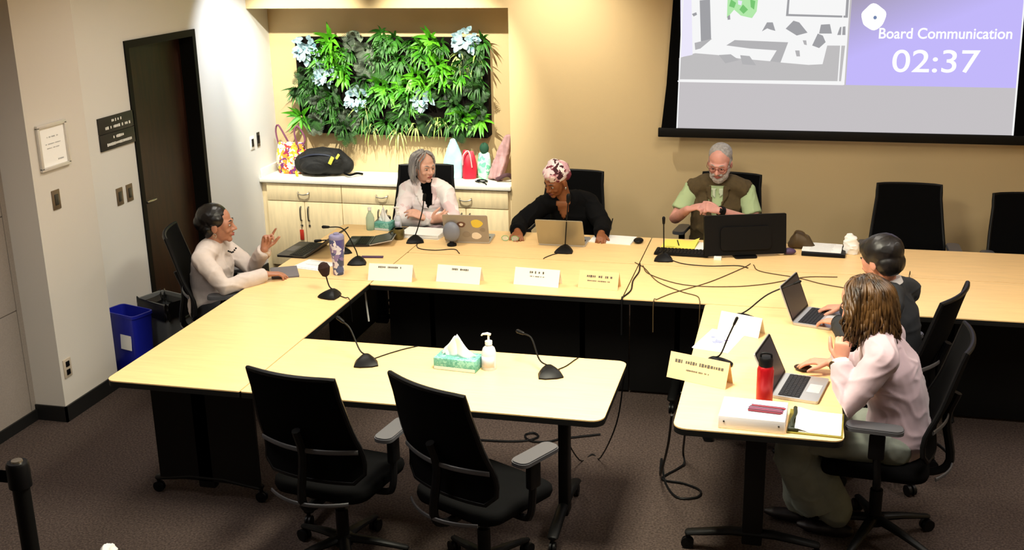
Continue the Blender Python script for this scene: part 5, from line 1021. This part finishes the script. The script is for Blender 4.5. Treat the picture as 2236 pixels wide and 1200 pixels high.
def blade(mb, o, d, up, L, W, droop, tip=.5, fold=.25, nseg=7):
    p = V(o); d = V(d).normalized(); g1 = None; sd = d.cross(up)
    if sd.length < .01: sd = V((1, 0, 0))
    sd.normalize()
    for k in range(nseg+1):
        s_ = k/nseg; wv = W*(math.sin(PI*min(1, (s_*.92+.08)**tip))**.8)*.5+.0008; nn = sd.cross(d).normalized()
        row = [mb.bm.verts.new(p-sd*wv+nn*wv*fold), mb.bm.verts.new(p), mb.bm.verts.new(p+sd*wv+nn*wv*fold)]
        if g1: mb._f([g1[0], g1[1], row[1], row[0]]); mb._f([g1[1], g1[2], row[2], row[1]])
        g1 = row; d = (d+V((0, 0, -droop/nseg))).normalized(); p = p+d*(L/nseg)
def plant(kind, x, z, size, n=None, name=None, only=None):
    X, Z = px(x, z); o = V((X, -.075, Z)); m_ = MB()
    if kind in ('bright', 'mid', 'pale'):
        n = n or 20
        for i in range(n):
            a = 2*PI*i/n+rp_.uniform(-.25, .25); el = rp_.uniform(.15, 1.0); d = V((math.cos(a)*math.cos(el*.9), -.35-math.sin(el)*.7, math.sin(a)*math.cos(el*.9)))
            wd = {'bright': .034, 'mid': .022, 'pale': .015}[kind]*rp_.uniform(.8, 1.3); blade(m_, o+V((math.cos(a)*.01, 0, math.sin(a)*.01)), d, V((0, -1, .3)), size*rp_.uniform(.8, 1.15), wd*(size/.17)**.5, {'bright': .5, 'mid': 1.1, 'pale': 1.9}[kind]*rp_.uniform(.7, 1.3))
    elif kind in ('dark', 'grey'):
        for i in range(n or 15):
            a = rp_.uniform(0, 2*PI); d = V((math.cos(a)*.8, -.55, math.sin(a)*.8)).normalized(); L = size*rp_.uniform(.7, 1.1); p = o.copy(); dd = d.copy()
            for k in range(11):
                dd = (dd+V((0, 0, -.07))).normalized(); p = p+dd*L/11; sd = dd.cross(V((0, -1, 0))).normalized(); ll = .045*math.sin(PI*(k+1.5)/13)
                for s_ in (-1, 1): blade(m_, p, sd*s_+dd*.5+V((0, -.2, 0)), V((0, -1, 0)), ll, .0065, .3, nseg=2)
    else:
        for i in range(n or 26):
            a = rp_.uniform(0, 2*PI); r_ = size*rp_.random()**.8; c = o+V((math.cos(a)*r_*.85, -.03-.07*rp_.random()*(1.2-r_/size), math.sin(a)*r_*.85)); d = V((math.cos(a)*.8+rp_.uniform(-.3, .3), -.35, math.sin(a)*.8+rp_.uniform(-.3, .3)))
            blade(m_, c, d, V((0, -1, 0)), .062*rp_.uniform(.7, 1.2), .046*rp_.uniform(.7, 1.2), .7, tip=.75, fold=.2, nseg=5)
    m_.build(name or {'bright': 'broad_leaf_fern', 'mid': 'grass_plant', 'dark': 'dark_fern', 'grey': 'grey_fern', 'silver': 'silver_plant', 'pale': 'spider_plant'}[kind], lg[kind], t, auto=0, fixn=False)
PLANTS = [('dark', -2.68, 1.34, 0.13), ('dark', -2.53, 1.56, 0.13), ('dark', -2.39, 1.23, 0.13), ('dark', -2.75, 1.69, 0.13), ('dark', -1.26, 1.76, 0.13), ('dark', -1.22, 1.58, 0.13), ('dark', -1.4, 1.61, 0.13), ('dark', -2.07, 1.79, 0.13), ('dark', -1.69, 1.32, 0.13), ('dark', -1.54, 1.54, 0.13), ('dark', -2.44, 1.37, 0.13), ('dark', -1.25, 1.43, 0.13), ('dark', -1.92, 1.43, 0.13), ('dark', -2.78, 1.56, 0.13), ('dark', -1.27, 1.89, 0.13), ('dark', -2.2, 1.64, 0.13), ('dark', -1.37, 1.27, 0.13), ('grey', -2.28, 2.0, 0.12), ('grey', -2.2, 1.91, 0.12), ('grey', -2.19, 1.76, 0.12), ('grey', -2.62, 1.46, 0.12), ('grey', -2.36, 1.35, 0.12), ('grey', -2.68, 1.3, 0.12), ('mid', -2.64, 1.75, 0.145, 24), ('mid', -2.35, 1.9, 0.145, 24), ('mid', -2.66, 1.52, 0.145, 24), ('mid', -2.54, 1.42, 0.145, 24), ('mid', -2.21, 1.41, 0.145, 24), ('mid', -1.95, 1.72, 0.145, 24), ('mid', -1.44, 1.46, 0.145, 24), ('mid', -1.22, 1.84, 0.145, 24), ('mid', -2.05, 2.04, 0.145, 24), ('mid', -1.19, 1.98, 0.145, 24), ('mid', -1.78, 1.96, 0.145, 24), ('mid', -2.02, 1.94, 0.145, 24), ('mid', -1.9, 1.83, 0.145, 24), ('mid', -2.1, 1.87, 0.145, 24), ('mid', -2.7, 1.62, 0.145, 24), ('mid', -2.83, 1.56, 0.145, 24), ('mid', -1.89, 1.36, 0.145, 24), ('mid', -2.05, 1.3, 0.145, 24), ('mid', -2.26, 1.33, 0.145, 24), ('mid', -1.82, 1.51, 0.145, 24), ('mid', -1.54, 1.95, 0.145, 24), ('mid', -1.35, 1.8, 0.145, 24), ('mid', -1.94, 2.0, 0.145, 24), ('mid', -2.6, 1.87, 0.145, 24), ('mid', -2.47, 1.29, 0.145, 24), ('mid', -1.74, 1.87, 0.145, 24), ('mid', -1.49, 1.31, 0.145, 24), ('mid', -2.52, 1.5, 0.145, 24), ('mid', -2.13, 1.49, 0.145, 24), ('mid', -1.24, 1.65, 0.145, 24), ('mid', -2.24, 1.64, 0.145, 24), ('bright', -2.51, 2.0, 0.16, 15), ('bright', -2.58, 1.85, 0.16, 15), ('bright', -2.41, 1.7, 0.16, 15), ('bright', -2.44, 1.79, 0.16, 15), ('bright', -2.0, 1.57, 0.16, 15), ('bright', -2.08, 1.62, 0.16, 15), ('bright', -1.63, 2.0, 0.16, 15), ('bright', -1.68, 1.91, 0.16, 15), ('bright', -1.57, 1.8, 0.16, 15), ('bright', -1.77, 1.7, 0.16, 15), ('bright', -1.37, 1.37, 0.16, 15), ('bright', -2.82, 1.34, 0.16, 15), ('bright', -1.53, 1.7, 0.16, 15), ('bright', -1.86, 1.61, 0.16, 15), ('bright', -1.23, 1.35, 0.16, 15), ('bright', -1.84, 1.47, 0.16, 15), ('bright', -1.39, 1.72, 0.16, 15), ('bright', -1.68, 1.63, 0.16, 15), ('bright', -2.51, 1.9, 0.16, 15), ('pale', -2.18, 1.27, 0.15, 9), ('pale', -1.94, 1.24, 0.15, 9), ('pale', -1.79, 1.28, 0.15, 9), ('pale', -1.59, 1.34, 0.15, 9), ('pale', -1.39, 1.87, 0.15, 9), ('pale', -2.25, 1.43, 0.15, 9), ('pale', -1.24, 1.84, 0.15, 9), ('silver', -2.72, 1.91, 0.11, 48), ('silver', -1.32, 1.99, 0.11, 48), ('silver', -2.56, 1.71, 0.085, 34), ('silver', -2.29, 1.52, 0.085, 34), ('silver', -1.7, 1.51, 0.085, 34)]
for a in PLANTS: plant(*a)
